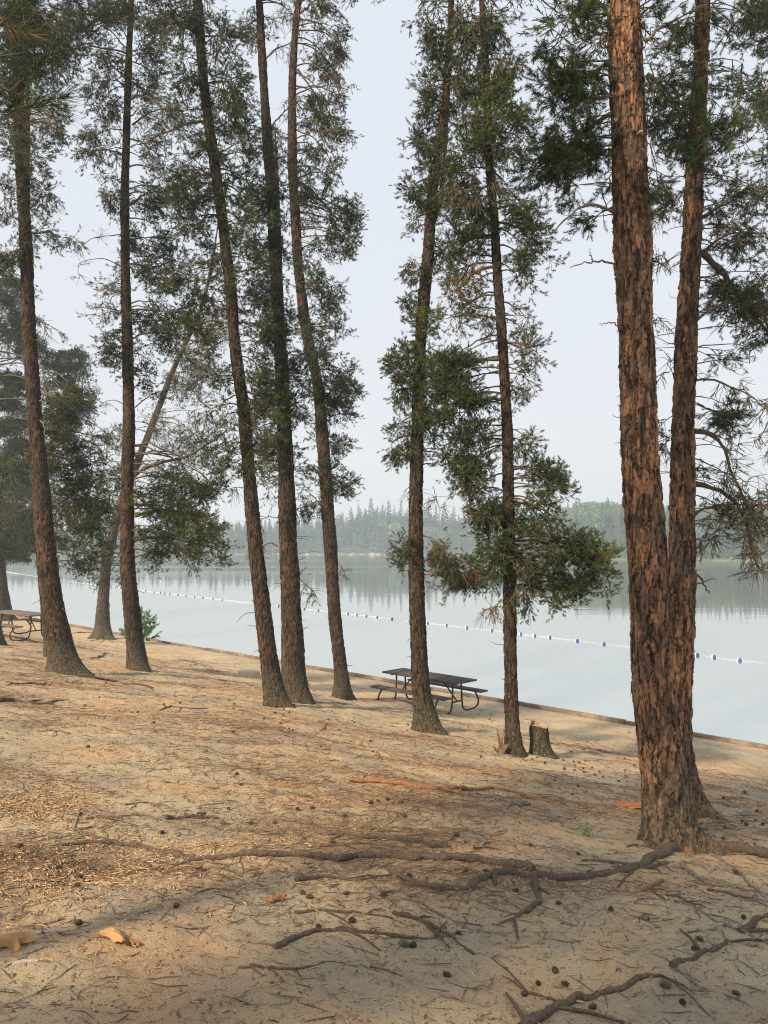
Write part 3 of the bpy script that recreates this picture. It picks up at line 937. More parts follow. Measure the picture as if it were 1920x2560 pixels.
for a in [(385, 1120, 70, 40, 'light', 1.7), (440, 1150, 50, 45, 'light', 1.7), (345, 1165, 50, 40, 'green', 1.5), (410, 1185, 50, 40, 'brown', 0.9), (390, 1050, 70, 40, 'dark', 1.5), (440, 1060, 35, 30, 'green', 1.0), (340, 1080, 50, 40, 'green', 1.3), (470, 1020, 40, 50, 'green', 1.0), (480, 1195, 16, 30, 'light', 0.7), (330, 1205, 20, 30, 'thin', 0.6)]:
    blob(T, *a[:4], style=a[4], n=a[5], dz=-0.2)
branch(T, [(290, 600), (310, 585), (345, 575), (380, 560)], 0.03, 'dark', 10, 0.35)
branch(T, [(285, 440), (310, 420), (345, 400)], 0.03, 'thin', 10, 0.4)
branch(T, [(285, 270), (320, 245), (370, 230)], 0.03, 'thin', 10, 0.4)
branch(T, [(268, 505), (235, 510), (200, 512), (165, 545)], 0.014, 'bare', 4, 0.12, tip=0.35)
branch(T, [(270, 580), (230, 558), (190, 560), (165, 568), (172, 600)], 0.012, 'bare', 3, 0.12, tip=0.35)
branch(T, [(270, 875), (245, 862), (225, 868), (212, 880)], 0.012, 'bare', 3, 0.12)
branch(T, [(292, 880), (320, 855), (360, 840), (420, 845)], 0.016, 'thin', 10, 0.3)
stubs(T, 500, 1400, 22)
finish(T)

T2 = T
# --- leaning grey pine with clawed foot
T = pine(106, [(257, 1598, 40), (256, 1560, 34), (260, 1472, 26), (266, 1400, 25), (278, 1356, 24), (300, 1260, 21), (340, 1165, 19), (372, 1085, 17), (400, 1010, 15), (430, 930, 13), (463, 860, 11), (492, 800, 9), (515, 730, 9), (532, 650, 6), (545, 560, 3)],
         'grey leaning pine with clawed roots on the shore, bending to the right', 'bark_grey', 11, (0.035, 28), 0.0, (0.45, 0.3), [(180, 1.0, 0.3), (-30, 0.9, 0.3), (-90, 0.8, 0.3), (-140, 0.7, 0.25)], 1.2, 200, dens=1.3)
for a in [(350, 930, 50, 60, 'thin', 1.3), (400, 830, 60, 60, 'thin', 1.6), (440, 900, 50, 60, 'thin', 1.6), (360, 1020, 60, 40, 'dark', 1.4), (430, 780, 60, 60, 'thin', 1.5), (470, 700, 60, 60, 'thin', 1.3), (410, 960, 50, 40, 'thin', 1.3), (250, 940, 40, 40, 'green', 1.3), (260, 1010, 60, 50, 'green', 1.3), (230, 1100, 45, 50, 'dark', 1.2), (240, 1170, 50, 50, 'dark', 1.1), (265, 1230, 35, 30, 'dark', 0.9), (210, 1240, 30, 30, 'dark', 0.9)]:
    blob(T, *a[:4], style=a[4], n=a[5])
finish(T, k=2, n=0.4)

# --- third tall trunk (dark, foot at the middle left)
T = pine(107, [(695, 1768, 58), (688, 1745, 52), (680, 1703, 47), (668, 1620, 43), (656, 1510, 40), (641, 1394, 35), (624, 1201, 32), (608, 1008, 28), (588, 880, 27), (578, 733, 28), (555, 540, 25), (530, 367, 25), (507, 193, 23), (494, 0, 22)],
         'tall dark pine, left one of the three trunks standing close together near the middle', 'bark_brown', 17, (0.03, 34), -0.01, (0.2, 0.25), [(-25, 0.5, 0.4)], 1.2, 700, dens=1.3)
for a in [(385, 50, 60, 50, 'green', 1.2), (480, 100, 50, 60, 'dark', 1.4), (400, 140, 50, 50, 'green', 1.1), (505, 210, 60, 70, 'green', 1.6), (405, 230, 50, 40, 'thin', 1.2), (530, 300, 50, 60, 'dark', 1.4), (415, 330, 60, 50, 'dark', 1.4), (480, 400, 40, 50, 'dark', 1.2), (400, 400, 60, 40, 'dark', 1.4), (540, 400, 40, 50, 'green', 1.1),
          (430, 480, 55, 40, 'green', 1.3), (530, 500, 60, 60, 'green', 1.5), (450, 560, 60, 45, 'green', 1.3), (550, 590, 60, 50, 'dark', 1.4), (400, 600, 50, 40, 'green', 1.2), (450, 650, 60, 50, 'thin', 1.3), (555, 680, 50, 50, 'dark', 1.2), (440, 740, 55, 50, 'thin', 1.4), (560, 770, 45, 60, 'green', 1.3), (480, 810, 45, 50, 'thin', 1.3), (560, 850, 45, 45, 'green', 1.2), (480, 900, 50, 45, 'thin', 1.1), (575, 920, 35, 40, 'green', 1.0), (500, 985, 45, 50, 'green', 1.1), (555, 1000, 35, 40, 'thin', 0.9),
          (430, 30, 50, 50, 'dark', 1.2), (350, 20, 50, 50, 'green', 1.1), (460, 290, 40, 50, 'dark', 1.1)]:
    blob(T, *a[:4], style=a[4], n=a[5])
branch(T, [(478, 380), (440, 375), (400, 395), (360, 405)], 0.035, 'dark', 12, 0.4)
branch(T, [(452, 265), (415, 262), (370, 280), (330, 300)], 0.03, 'thin', 12, 0.4)
branch(T, [(440, 90), (410, 60), (360, 45), (310, 40)], 0.025, 'thin', 12, 0.4)
branch(T, [(545, 1060), (520, 1052), (495, 1055)], 0.012, 'bare', 3, 0.15)
branch(T, [(500, 700), (460, 690), (410, 705), (370, 690)], 0.022, 'green', 12, 0.35)
stubs(T, 800, 1480, 20)
finish(T)

T3 = T
# --- thick middle trunk of the three
T = pine(108, [(752, 1758, 56), (746, 1730, 51), (740, 1703, 51), (734, 1587, 48), (722, 1394, 45), (716, 1201, 40), (707, 970, 33), (697, 810, 29), (685, 579, 28), (671, 386, 25), (658, 193, 21), (648, 0, 17)],
         'thickest middle one of the three trunks standing close together near the middle', 'bark_brown', 18, (0.03, 34), 0.01, (0.12, 0.22), [(10, 0.25, 0.4)], 1.2, 700, dens=1.5)
for a in [(545, 60, 40, 60, 'thin', 1.2), (610, 30, 40, 40, 'bare', 1.0), (595, 330, 45, 55, 'thin', 1.2), (560, 450, 40, 50, 'dark', 1.2), (600, 500, 40, 60, 'green', 1.1), (580, 620, 45, 50, 'dark', 1.3), (600, 700, 60, 50, 'green', 1.5), (620, 790, 60, 50, 'green', 1.6), (580, 850, 55, 50, 'dark', 1.4), (620, 880, 50, 50, 'green', 1.3), (600, 960, 50, 50, 'dark', 1.2), (550, 920, 40, 50, 'thin', 1.1), (570, 1020, 40, 50, 'thin', 0.9), (645, 1010, 50, 35, 'thin', 1.0), (590, 400, 35, 50, 'green', 1.0), (545, 540, 40, 40, 'thin', 1.0)]:
    blob(T, *a[:4], style=a[4], n=a[5])
branch(T, [(585, 280), (600, 255), (625, 230), (650, 215)], 0.02, 'bare', 10, 0.3)
branch(T, [(572, 130), (600, 100), (625, 98), (640, 60)], 0.018, 'bare', 8, 0.3)
branch(T, [(600, 1130), (640, 1100), (680, 1085), (700, 1080)], 0.016, 'brown', 12, 0.3)
branch(T, [(618, 1200), (650, 1255), (672, 1270), (680, 1290)], 0.013, 'bare', 10, 0.22)
branch(T, [(600, 1180), (580, 1170), (560, 1190), (570, 1215)], 0.014, 'bare', 10, 0.25)
branch(T, [(605, 1120), (575, 1115), (555, 1135)], 0.012, 'bare', 8, 0.25)
stubs(T, 1000, 1400, 26, (0.1, 0.45))
finish(T)

# --- slim trunk hidden just behind it
T = pine(109, [(722, 1734, 30), (719, 1700, 28), (716, 1600, 26), (715, 1450, 24), (712, 1250, 22), (706, 1000, 18), (700, 700, 14), (690, 400, 10)],
         'slim trunk almost hidden behind the left side of the thick middle trunk', 'bark_grey', 12)
finish(T, k=1)

# --- right one of the three, forked at the top
T = pine(110, [(860, 1749, 48), (854, 1710, 37), (851, 1665, 33), (837, 1549, 31), (828, 1394, 33), (814, 1201, 31), (797, 970, 28), (762, 810, 26), (745, 660, 25), (740, 579, 24), (730, 386, 24), (731, 193, 18), (740, 39, 15), (748, 0, 13)],
         'slim curved pine, right one of the three trunks standing close together near the middle', 'bark_brown', 16, (0.03, 30), 0.0, (0.2, 0.22), [(-30, 0.5, 0.4)], 1.1, 500, dens=1.3)
for a in [(690, 40, 60, 50, 'brown', 1.5), (725, 90, 35, 60, 'brown', 1.3), (705, 150, 50, 60, 'brown', 1.6), (735, 200, 25, 50, 'brown', 1.0), (690, 240, 50, 50, 'brown', 1.4), (735, 290, 35, 30, 'thin', 1.2), (700, 320, 45, 50, 'brown', 1.4), (660, 350, 30, 60, 'green', 1.0), (715, 380, 25, 40, 'brown', 1.0), (665, 470, 30, 50, 'thin', 1.1), (670, 560, 40, 50, 'green', 1.3), (690, 620, 50, 35, 'green', 1.4), (715, 650, 35, 30, 'green', 1.0),
          (690, 700, 50, 35, 'green', 1.4), (735, 700, 30, 20, 'green', 0.8), (700, 760, 45, 40, 'green', 1.2), (715, 830, 60, 40, 'dark', 2.0), (755, 820, 35, 30, 'dark', 1.5), (740, 880, 40, 30, 'dark', 1.3), (700, 880, 40, 40, 'dark', 1.2), (700, 960, 40, 40, 'dark', 1.1), (735, 965, 25, 20, 'dark', 0.9), (720, 1030, 45, 35, 'dark', 1.5), (750, 1050, 22, 20, 'green', 0.9), (655, 400, 25, 50, 'green', 1.0)]:
    blob(T, *a[:4], style=a[4], n=a[5])
branch(T, [(640, 385), (672, 410), (700, 440), (725, 470), (760, 490)], 0.032, 'dark', 22, 0.36)
for a in [(750, 460, 35, 30, 'dark', 1.6), (740, 520, 30, 40, 'dark', 1.5), (765, 500, 20, 50, 'green', 1.2), (715, 500, 20, 50, 'brown', 1.0)]:
    blob(T, *a[:4], style=a[4], n=a[5], dz=0.0)
branch(T, [(643, 150), (680, 200), (700, 250), (720, 280)], 0.03, 'brown', 26, 0.35)
branch(T, [(640, 290), (615, 300), (600, 290), (590, 270)], 0.025, 'thin', 8, 0.3)
branch(T, [(648, 30), (672, 8), (690, -10)], 0.03, 'brown', 10, 0.3)
branch(T, [(692, 1090), (665, 1060), (640, 1050)], 0.014, 'brown', 10, 0.3)
branch(T, [(722, 1215), (735, 1220), (748, 1245)], 0.008, 'bare', 6, 0.12)
branch(T, [(700, 908), (720, 900), (738, 905)], 0.006, 'bare', 3, 0.1)
stubs(T, 880, 1440, 18, (0.05, 0.25))
finish(T)

# --- pine in front of the picnic table
T = pine(111, [(1069, 1830, 62), (1064, 1795, 52), (1058, 1763, 48), (1050, 1703, 43), (1043, 1510, 38), (1038, 1317, 36), (1041, 1163, 33), (1047, 970, 29), (1051, 854, 28), (1060, 745, 28), (1069, 656, 28), (1082, 463, 26), (1095, 386, 24), (1112, 270, 19), (1124, 120, 17), (1128, 0, 15)],
         'brown pine standing right in front of the dark picnic table', 'bark_brown', 16, (0.025, 36), 0.0, (0.25, 0.3), [(-30, 0.6, 0.4)], 1.2, 900, dens=1.3)
for a in [(925, 60, 40, 50, 'brown', 1.2), (960, 110, 40, 60, 'green', 1.4), (925, 190, 30, 40, 'green', 1.1), (965, 200, 40, 60, 'brown', 1.5), (930, 250, 40, 40, 'thin', 1.1), (905, 300, 25, 30, 'dark', 1.1), (935, 340, 40, 50, 'green', 1.4), (895, 410, 22, 30, 'dark', 1.0), (935, 430, 40, 50, 'light', 1.5), (900, 480, 18, 25, 'thin', 0.7), (980, 430, 40, 50, 'brown', 1.4), (900, 580, 20, 25, 'brown', 0.9), (955, 560, 30, 50, 'green', 1.1), (890, 660, 22, 50, 'dark', 1.2), (925, 690, 30, 50, 'light', 1.3), (870, 770, 35, 30, 'green', 1.6), (915, 790, 40, 50, 'light', 1.7), (865, 830, 22, 60, 'brown', 1.2), (905, 870, 30, 50, 'green', 1.6), (930, 900, 28, 50, 'green', 1.3),
          (870, 930, 32, 22, 'green', 1.0), (860, 980, 22, 40, 'brown', 0.8), (885, 960, 22, 30, 'thin', 0.8), (960, 980, 28, 35, 'thin', 0.8), (960, 800, 30, 60, 'green', 1.4), (868, 1215, 14, 30, 'green', 0.8), (878, 1180, 14, 18, 'green', 0.6)]:
    blob(T, *a[:4], style=a[4], n=a[5])
branch(T, [(925, 505), (945, 460), (955, 400), (962, 320), (968, 250), (972, 170)], 0.05, 'brown', 26, 0.3, 0.25)
branch(T, [(907, 1155), (935, 1162), (960, 1185), (985, 1225)], 0.018, 'brown', 34, 0.22, -0.5)
branch(T, [(912, 1242), (950, 1240), (985, 1250), (1020, 1240)], 0.022, 'thin', 34, 0.26, -0.2, bark='root_orange')
branch(T, [(1000, 1230), (1030, 1220), (1045, 1245)], 0.012, 'green', 14, 0.2)
branch(T, [(898, 1065), (885, 1052), (870, 1062)], 0.008, 'bare', 3, 0.08)
branch(T, [(905, 1122), (885, 1120), (872, 1128)], 0.006, None)
branch(T, [(935, 1050), (950, 1100)], 0.006, 'bare', 4, 0.12)
stubs(T, 500, 1430, 26, (0.04, 0.25))
finish(T)

# --- slim pine by the stump
T = pine(112, [(1285, 1888, 44), (1281, 1840, 36), (1279, 1763, 33), (1275, 1600, 31), (1274, 1450, 31), (1271, 1300, 29), (1269, 1086, 26), (1256, 849, 24), (1246, 733, 23), (1235, 540, 21), (1221, 386, 20), (1217, 193, 17), (1204, 0, 14)],
         'slim straight pine standing between the broken root and the cut stump', 'bark_brown', 15, (0.025, 34), 0.0, (0.18, 0.2), [(0, 0.2, 0.4)], 1.1, 900, dens=1.25)
for a in [(1005, 60, 50, 60, 'brown', 1.8), (1010, 160, 55, 60, 'brown', 2.0), (1075, 60, 55, 60, 'brown', 1.8), (1085, 150, 50, 60, 'brown', 1.8), (1085, 230, 60, 60, 'light', 2.0), (1020, 260, 50, 60, 'brown', 1.8), (1060, 320, 50, 50, 'light', 1.6), (1000, 340, 50, 50, 'green', 1.5), (1110, 300, 40, 50, 'green', 1.2), (1020, 430, 55, 55, 'brown', 2.0), (1085, 400, 45, 50, 'thin', 1.2), (1040, 500, 40, 50, 'green', 1.3), (985, 510, 40, 50, 'green', 1.3), (1140, 450, 35, 40, 'thin', 1.0), (1150, 520, 38, 50, 'green', 1.5),
          (1010, 590, 50, 50, 'thin', 1.4), (1130, 590, 30, 40, 'green', 1.0), (1000, 680, 50, 50, 'thin', 1.1), (1130, 690, 35, 50, 'thin', 0.9), (1145, 760, 28, 30, 'green', 0.9), (1040, 700, 35, 50, 'thin', 1.0), (975, 780, 45, 45, 'green', 1.5), (1015, 830, 50, 45, 'green', 1.8), (960, 860, 40, 45, 'dark', 1.5), (1010, 900, 55, 50, 'dark', 2.0), (1000, 970, 45, 50, 'dark', 1.9), (1040, 960, 30, 60, 'green', 1.2), (1015, 1045, 32, 60, 'brown', 2.0), (1035, 1120, 30, 40, 'brown', 1.0), (1120, 830, 25, 40, 'thin', 0.8),
          (1170, 1020, 45, 30, 'green', 1.3), (1125, 960, 30, 40, 'thin', 1.0), (1200, 1040, 30, 25, 'green', 1.1), (1160, 1085, 40, 30, 'green', 1.2), (1070, 1150, 40, 60, 'green', 1.6), (1085, 1220, 40, 40, 'brown', 1.2), (1120, 1110, 30, 40, 'green', 1.0), (1065, 1080, 30, 40, 'green', 0.9), (1180, 1125, 30, 20, 'thin', 0.8)]:
    blob(T, *a[:4], style=a[4], n=a[5])
for a in [(1170, 1185, 55, 40, 'dark', 1.4), (1230, 1176, 64, 26, 'green', 1.4), (1298, 1192, 44, 20, 'light', 1.3), (1298, 1240, 34, 32, 'green', 0.9), (1210, 1240, 70, 40, 'dark', 1.2), (1150, 1240, 45, 40, 'thin', 1.6), (1250, 1255, 35, 30, 'dark', 1.4), (1190, 1285, 25, 25, 'green', 0.9), (1130, 1280, 30, 40, 'brown', 1.0)]:
    blob(T, *a[:4], style=a[4], n=a[5], dz=-0.15)
branch(T, [(1108, 1170), (1140, 1152), (1190, 1158), (1240, 1180), (1280, 1190)], 0.028, 'green', 26, 0.34, -0.3)
branch(T, [(1098, 775), (1045, 776), (1000, 790), (965, 815), (950, 840)], 0.034, 'dark', 22, 0.3)
branch(T, [(1068, 575), (1040, 580), (1010, 600), (985, 635)], 0.026, 'thin', 14, 0.3, bark='root_orange')
branch(T, [(1105, 1012), (1130, 1005), (1170, 1020), (1200, 1030)], 0.014, 'green', 12, 0.2)
branch(T, [(1075, 450), (1110, 440), (1150, 470), (1170, 500)], 0.016, 'green', 16, 0.22)
branch(T, [(1090, 790), (1120, 785), (1150, 745)], 0.01, 'thin', 8, 0.15)
branch(T, [(1100, 930), (1130, 925), (1150, 940)], 0.008, 'bare', 4, 0.1)
branch(T, [(1100, 1290), (1080, 1300), (1058, 1325)], 0.008, 'bare', 10, 0.15)
stubs(T, 550, 1480, 34, (0.04, 0.3), 0.004)
finish(T)

# --- the big near pine
T = pine(113, [(1680, 2120, 140), (1675, 2080, 122), (1671, 2053, 113), (1657, 1938, 105), (1645, 1822, 100), (1631, 1703, 95), (1624, 1549, 93), (1617, 1356, 95), (1598, 1163, 93), (1594, 970, 87), (1588, 772, 87), (1580, 579, 87), (1574, 386, 86), (1566, 193, 83), (1557, 0, 76)],
         'thickest nearest pine with peeling orange bark and roots spreading over the sand', 'bark_flaky', 15, (0.010, 96), 0.01, (0.0, 0.16), [(-8, 1.1, 0.30), (-140, 1.0, 0.35), (-60, 0.35, 0.3), (185, 0.5, 0.3)], 1.2, 3600,
         shoot=0.08, sh=SH_NEAR, ntw=6, twl=0.17, rt=0.0032, dens=0.2)
for a in [(1185, 70, 60, 60, 'green', 2.6), (1240, 60, 60, 60, 'light', 3.2), (1285, 40, 40, 60, 'green', 2.2), (1200, 150, 60, 50, 'light', 2.8), (1265, 130, 50, 60, 'light', 2.6), (1190, 230, 50, 50, 'green', 2.6), (1260, 220, 60, 60, 'green', 2.8), (1215, 290, 55, 40, 'light', 2.6), (1280, 300, 45, 60, 'green', 2.6), (1170, 330, 35, 30, 'green', 1.6), (1215, 350, 55, 40, 'green', 2.8), (1280, 375, 45, 40, 'dark', 2.6), (1230, 400, 45, 30, 'green', 1.6), (1290, 440, 35, 30, 'thin', 1.4), (1265, 475, 30, 20, 'thin', 0.8),
          (1400, 60, 40, 50, 'dark', 1.8), (1430, 140, 45, 55, 'dark', 2.6), (1410, 190, 40, 50, 'green', 2.2), (1430, 260, 45, 60, 'dark', 2.6), (1415, 340, 35, 60, 'dark', 2.2), (1440, 400, 40, 45, 'dark', 2.0), (1405, 430, 20, 40, 'dark', 1.2)]:
    blob(T, *a[:4], style=a[4], n=a[5])
branch(T, [(1326, 460), (1290, 443), (1255, 446), (1225, 470), (1188, 508)], 0.014, None, bark='root_grey', depth=-0.3, tip=0.3)
branch(T, [(1330, 572), (1300, 563), (1270, 565), (1232, 580)], 0.010, None, bark='root_grey', depth=-0.2, tip=0.3)
branch(T, [(1280, 563), (1276, 550), (1272, 537)], 0.005, None, bark='root_grey')
branch(T, [(1336, 703), (1320, 697), (1295, 702)], 0.007, None, bark='root_grey')
branch(T, [(1400, 563), (1420, 556), (1440, 546)], 0.009, None, bark='root_grey', depth=-0.2)
branch(T, [(1402, 562), (1425, 568), (1447, 570)], 0.010, 'bare', 4, 0.06)
branch(T, [(1366, 300), (1375, 290), (1386, 283)], 0.013, None, bark='pale_log', depth=-0.22, tip=0.8)
branch(T, [(1370, 468), (1385, 460), (1405, 448)], 0.009, 'bare', 3, 0.05, depth=-0.15)
branch(T, [(1392, 90), (1430, 60), (1480, 30), (1520, 10)], 0.016, 'thin', 10, 0.2, bark='root_grey')
branch(T, [(1397, 275), (1420, 215), (1460, 150)], 0.012, 'thin', 10, 0.2, bark='root_grey')
branch(T, [(1320, 335), (1280, 336), (1245, 340)], 0.009, 'thin', 6, 0.15, bark='root_grey')
branch(T, [(1330, 130), (1290, 150), (1240, 180), (1190, 185)], 0.02, 'green', 30, 0.22)
branch(T, [(1330, 240), (1290, 260), (1230, 320), (1150, 370)], 0.02, 'green', 40, 0.2)
branch(T, [(1398, 160), (1430, 180), (1480, 260), (1530, 300)], 0.018, 'dark', 34, 0.2)
stubs(T, 520, 1250, 30, (0.03, 0.09), 0.004)
T_BIG = T
finish(T, r=(1.0, 0.4), k=3)

# --- its neighbour, just behind
T = pine(114, [(1722, 2044, 92), (1712, 1990, 78), (1700, 1920, 66), (1689, 1822, 62), (1697, 1703, 62), (1703, 1549, 60), (1706, 1356, 58), (1706, 1163, 52), (1710, 970, 50), (1719, 772, 48), (1731, 579, 46), (1737, 386, 42), (1745, 280, 38), (1752, 150, 36), (1757, 0, 34)],
         'scaly brown pine standing close behind the right side of the thickest pine', 'bark_flaky', 15, (0.013, 72), 0.0, (0.15, 0.2), [(-20, 1.1, 0.35)], 1.4, 2200,
         shoot=0.08, sh=SH_NEAR, ntw=6, twl=0.19, rt=0.0036, dens=0.26)
for a in [(1470, 60, 60, 60, 'dark', 2.4), (1540, 50, 60, 60, 'dark', 2.8), (1610, 60, 55, 60, 'green', 2.6), (1500, 150, 55, 60, 'dark', 2.6), (1570, 160, 60, 60, 'green', 3.0), (1630, 180, 50, 60, 'light', 2.6), (1490, 250, 45, 50, 'green', 2.6), (1550, 260, 50, 50, 'dark', 2.4), (1610, 290, 55, 50, 'light', 2.6), (1480, 330, 40, 50, 'dark', 2.4), (1480, 400, 45, 40, 'dark', 2.4), (1545, 350, 40, 50, 'thin', 1.6), (1590, 380, 50, 40, 'green', 2.0), (1440, 470, 40, 40, 'thin', 1.0), (1560, 460, 50, 40, 'dark', 1.6), (1640, 430, 40, 50, 'dark', 1.6),
          (1540, 530, 45, 30, 'thin', 1.2), (1600, 520, 45, 40, 'thin', 1.4), (1640, 600, 35, 50, 'green', 1.4), (1570, 620, 40, 30, 'thin', 1.0), (1600, 680, 40, 40, 'green', 1.4), (1570, 760, 40, 40, 'green', 1.1), (1630, 760, 35, 40, 'thin', 1.2), (1430, 560, 35, 40, 'bare', 1.4), (1440, 800, 35, 60, 'bare', 1.2), (1430, 930, 25, 40, 'thin', 1.0), (1565, 890, 30, 30, 'green', 1.2), (1545, 960, 40, 40, 'thin', 1.4), (1540, 1020, 40, 40, 'thin', 1.5), (1600, 960, 30, 60, 'bare', 1.4), (1560, 1140, 50, 50, 'bare', 1.4), (1620, 1180, 40, 60, 'bare', 1.8), (1580, 1060, 40, 30, 'thin', 1.2), (1625, 1060, 30, 50, 'bare', 1.5)]:
    blob(T, *a[:4], style=a[4], n=a[5])
branch(T, [(1515, 545), (1545, 570), (1575, 610), (1610, 660), (1665, 725)], 0.038, 'dark', 40, 0.25, 0.3)
branch(T, [(1517, 470), (1545, 450), (1590, 430), (1630, 408), (1680, 390)], 0.018, 'thin', 30, 0.22, bark='root_grey')
branch(T, [(1510, 555), (1535, 530), (1570, 505), (1620, 500), (1670, 515)], 0.014, 'thin', 26, 0.2, bark='root_grey')
branch(T, [(1508, 690), (1535, 665), (1580, 650), (1665, 655)], 0.013, 'thin', 24, 0.2, bark='root_grey')
branch(T, [(1502, 822), (1540, 818), (1580, 835), (1620, 855), (1665, 890)], 0.014, 'bare', 20, 0.25, bark='root_grey')
branch(T, [(1500, 930), (1530, 925), (1560, 950), (1573, 1000), (1590, 1050), (1620, 1100), (1650, 1160)], 0.024, 'bare', 44, 0.25)
branch(T, [(1500, 1045), (1545, 1052), (1590, 1085), (1618, 1130), (1620, 1190), (1645, 1235)], 0.026, 'bare', 44, 0.25)
branch(T, [(1500, 1112), (1530, 1095), (1580, 1088), (1665, 1092)], 0.014, 'thin', 16, 0.2, bark='root_orange')
branch(T, [(1490, 1268), (1510, 1260), (1545, 1250)], 0.012, None, bark='root_grey', depth=-0.25, tip=0.4)
branch(T, [(1498, 1235), (1515, 1250), (1532, 1282)], 0.014, None, bark='root', tip=0.4)
branch(T, [(1446, 950), (1430, 965), (1412, 985)], 0.010, 'bare', 8, 0.12)
branch(T, [(1450, 700), (1425, 690), (1405, 700)], 0.005, 'bare', 4, 0.1)
branch(T, [(1455, 455), (1430, 455), (1400, 462)], 0.010, 'bare', 6, 0.12)
branch(T, [(1505, 870), (1530, 885), (1560, 890), (1590, 920)], 0.009, 'thin', 20, 0.16)
branch(T, [(1495, 1160), (1530, 1170), (1560, 1150)], 0.007, 'bare', 12, 0.16)
stubs(T, 560, 1250, 40, (0.04, 0.3), 0.004)
finish(T, r=(1.0, 0.4), k=3)

# --- a pine out to the right, whose boughs reach into the picture
T = pine(115, [(2110, 1985, 80), (2105, 1800, 62), (2098, 1500, 56), (2090, 1100, 50), (2080, 700, 44), (2070, 300, 38), (2060, 0, 32)],
         'pine outside the right edge whose dark boughs reach into the top right corner', 'bark_brown', 15, (0.03, 28), shoot=0.085, ntw=8, twl=0.2, dens=0.9)
for a in [(1650, 60, 55, 70, 'dark', 2.6), (1660, 200, 40, 60, 'dark', 2.0), (1690, 320, 50, 50, 'dark', 1.6), (1670, 640, 30, 60, 'dark', 1.3), (1720, 500, 60, 60, 'green', 1), (1720, 100, 60, 60, 'green', 1.2), (1670, 960, 22, 60, 'bare', 1.4), (1665, 1100, 30, 60, 'bare', 1.4)]:
    blob(T, *a[:4], style=a[4], n=a[5])
branch(T, [(1790, 80), (1720, 30), (1650, 30), (1610, 10)], 0.03, 'dark', 30, 0.3, -0.5)
branch(T, [(1800, 360), (1740, 300), (1680, 260), (1630, 240)], 0.028, 'dark', 30, 0.3, -0.5)
branch(T, [(1810, 800), (1740, 820), (1680, 870), (1640, 950)], 0.022, 'bare', 30, 0.25, -0.3)
finish(T)

# --- near red pine left of the camera: its long-needled spray hangs into the top left corner
rng = np.random.default_rng(116)
tr = Tree(); tr.seed = 116; tr.rough = 1.2; tr.flakes = 300; tr.shoot = 0.2; tr.sh = SH_LONG; tr.dens = 1; tr.ntw = 5; tr.twl = 0.2; tr.rt = 0.004; tr.leaf = 'needles'
T = tr
bx, by = -3.3, 1.6
zb = gz(bx, by)
ax_ = np.array([[bx, by, zb - 0.2, 0.15], [bx, by, zb + 0.2, 0.135], [bx - 0.05, by - 0.02, zb + 3, 0.11], [bx - 0.1, by - 0.1, zb + 7, 0.07], [bx - 0.1, by - 0.1, zb + 11, 0.015]])
T.axis = ax_; T.base = np.array([bx, by, zb]); T.vis = zb + 5.2
T.obj = empty('pine_tree', T.base, 'near red pine left of the picture with long-needled sprays hanging into the top left corner', 'pine tree', 'tall pines along the lake shore')
q = smooth_poly(ax_, 60)
mb = MB(); v, f = tubes(q[:, :3], q[None, :, 3], 16); mb.add(v, f, 0.5); mb.build('trunk', M['bark_red'], T.obj, T.base)
T.crown = MB()
for (pts, dd) in ([[(-420, 60), (-200, 90), (-60, 140), (20, 185)], 2.75], [[(-420, 0), (-200, -10), (-60, 30), (0, 60)], 2.9], [[(-430, 120), (-200, 180), (-80, 200), (5, 250)], 2.6]):
    pp = np.array([P(x * K, y * K, dd) for x, y in pts]); pp[0] = trunk_at(T, pp[0][2])[:3]
    p = smooth_poly(pp, 12, 0.01)
    mb = MB(); v, f = tubes(p[None], np.linspace(0.018, 0.005, 12)[None], 6); mb.add(v, f, 0.3, 0)
    for i_ in range(5, 12):
        for _ in range(2 if i_ < 10 else 3):
            dr = norm(norm(p[-1] - p[-4]) * 0.6 + rng.normal(0, 0.6, 3) + np.array([0.1, 0, 0.25]))
            e = p[i_] + dr * rng.uniform(0.04, 0.12)
            v, f = tubes(np.array([[p[i_], (p[i_] + e) / 2, e]]), np.array([[.004, .004, .003]]), 5); mb.add(v, f, 0.3, 0)
            put_shoots(mb, e[None] - dr * 0.05, dr[None], np.array([rng.uniform(0.12, 0.17)]), np.array([rng.uniform(0.35, 0.7)]), SH_LONG)
    put_shoots(mb, p[-1:] , norm(p[-1:] - p[-2:-1]), np.array([0.14]), np.array([0.08]), SH_LONG)
    mb.build('branch', [M['twig'], M['needles']], T.obj, T.base)
finish(T, r=(1.2, 0.4), k=2, n=0.5)

# --- pines standing behind the camera towards the sun; their crowns shade the near sand
rng = np.random.default_rng(5)
shade_src = [T2.obj, T3.obj]
for i, (x, y, s, rz, sc) in enumerate([(-5.7, -1.3, 1, 2.0, 0.40), (-4.9, -1.9, 0, 4.2, 0.42), (-4.2, -1.0, 1, 0.6, 0.38), (-3.3, -1.7, 0, 5.2, 0.40), (-2.5, -1.1, 1, 3.3, 0.38), (-1.6, -1.6, 0, 1.3, 0.36), (-9.6, -9.0, 0, 0.3, 0.9), (-5.0, -11.2, 0, 3.9, 0.88)]):
    o = copy_tree(shade_src[s])
    o.location = (x, y, gz(x, y)); o.rotation_euler = (0, 0, rz); o.scale = (sc, sc, sc)
    o['label'] = 'pine behind the photographer, its shadow dappling the near sand'
    o['group'] = 'pines behind the photographer'
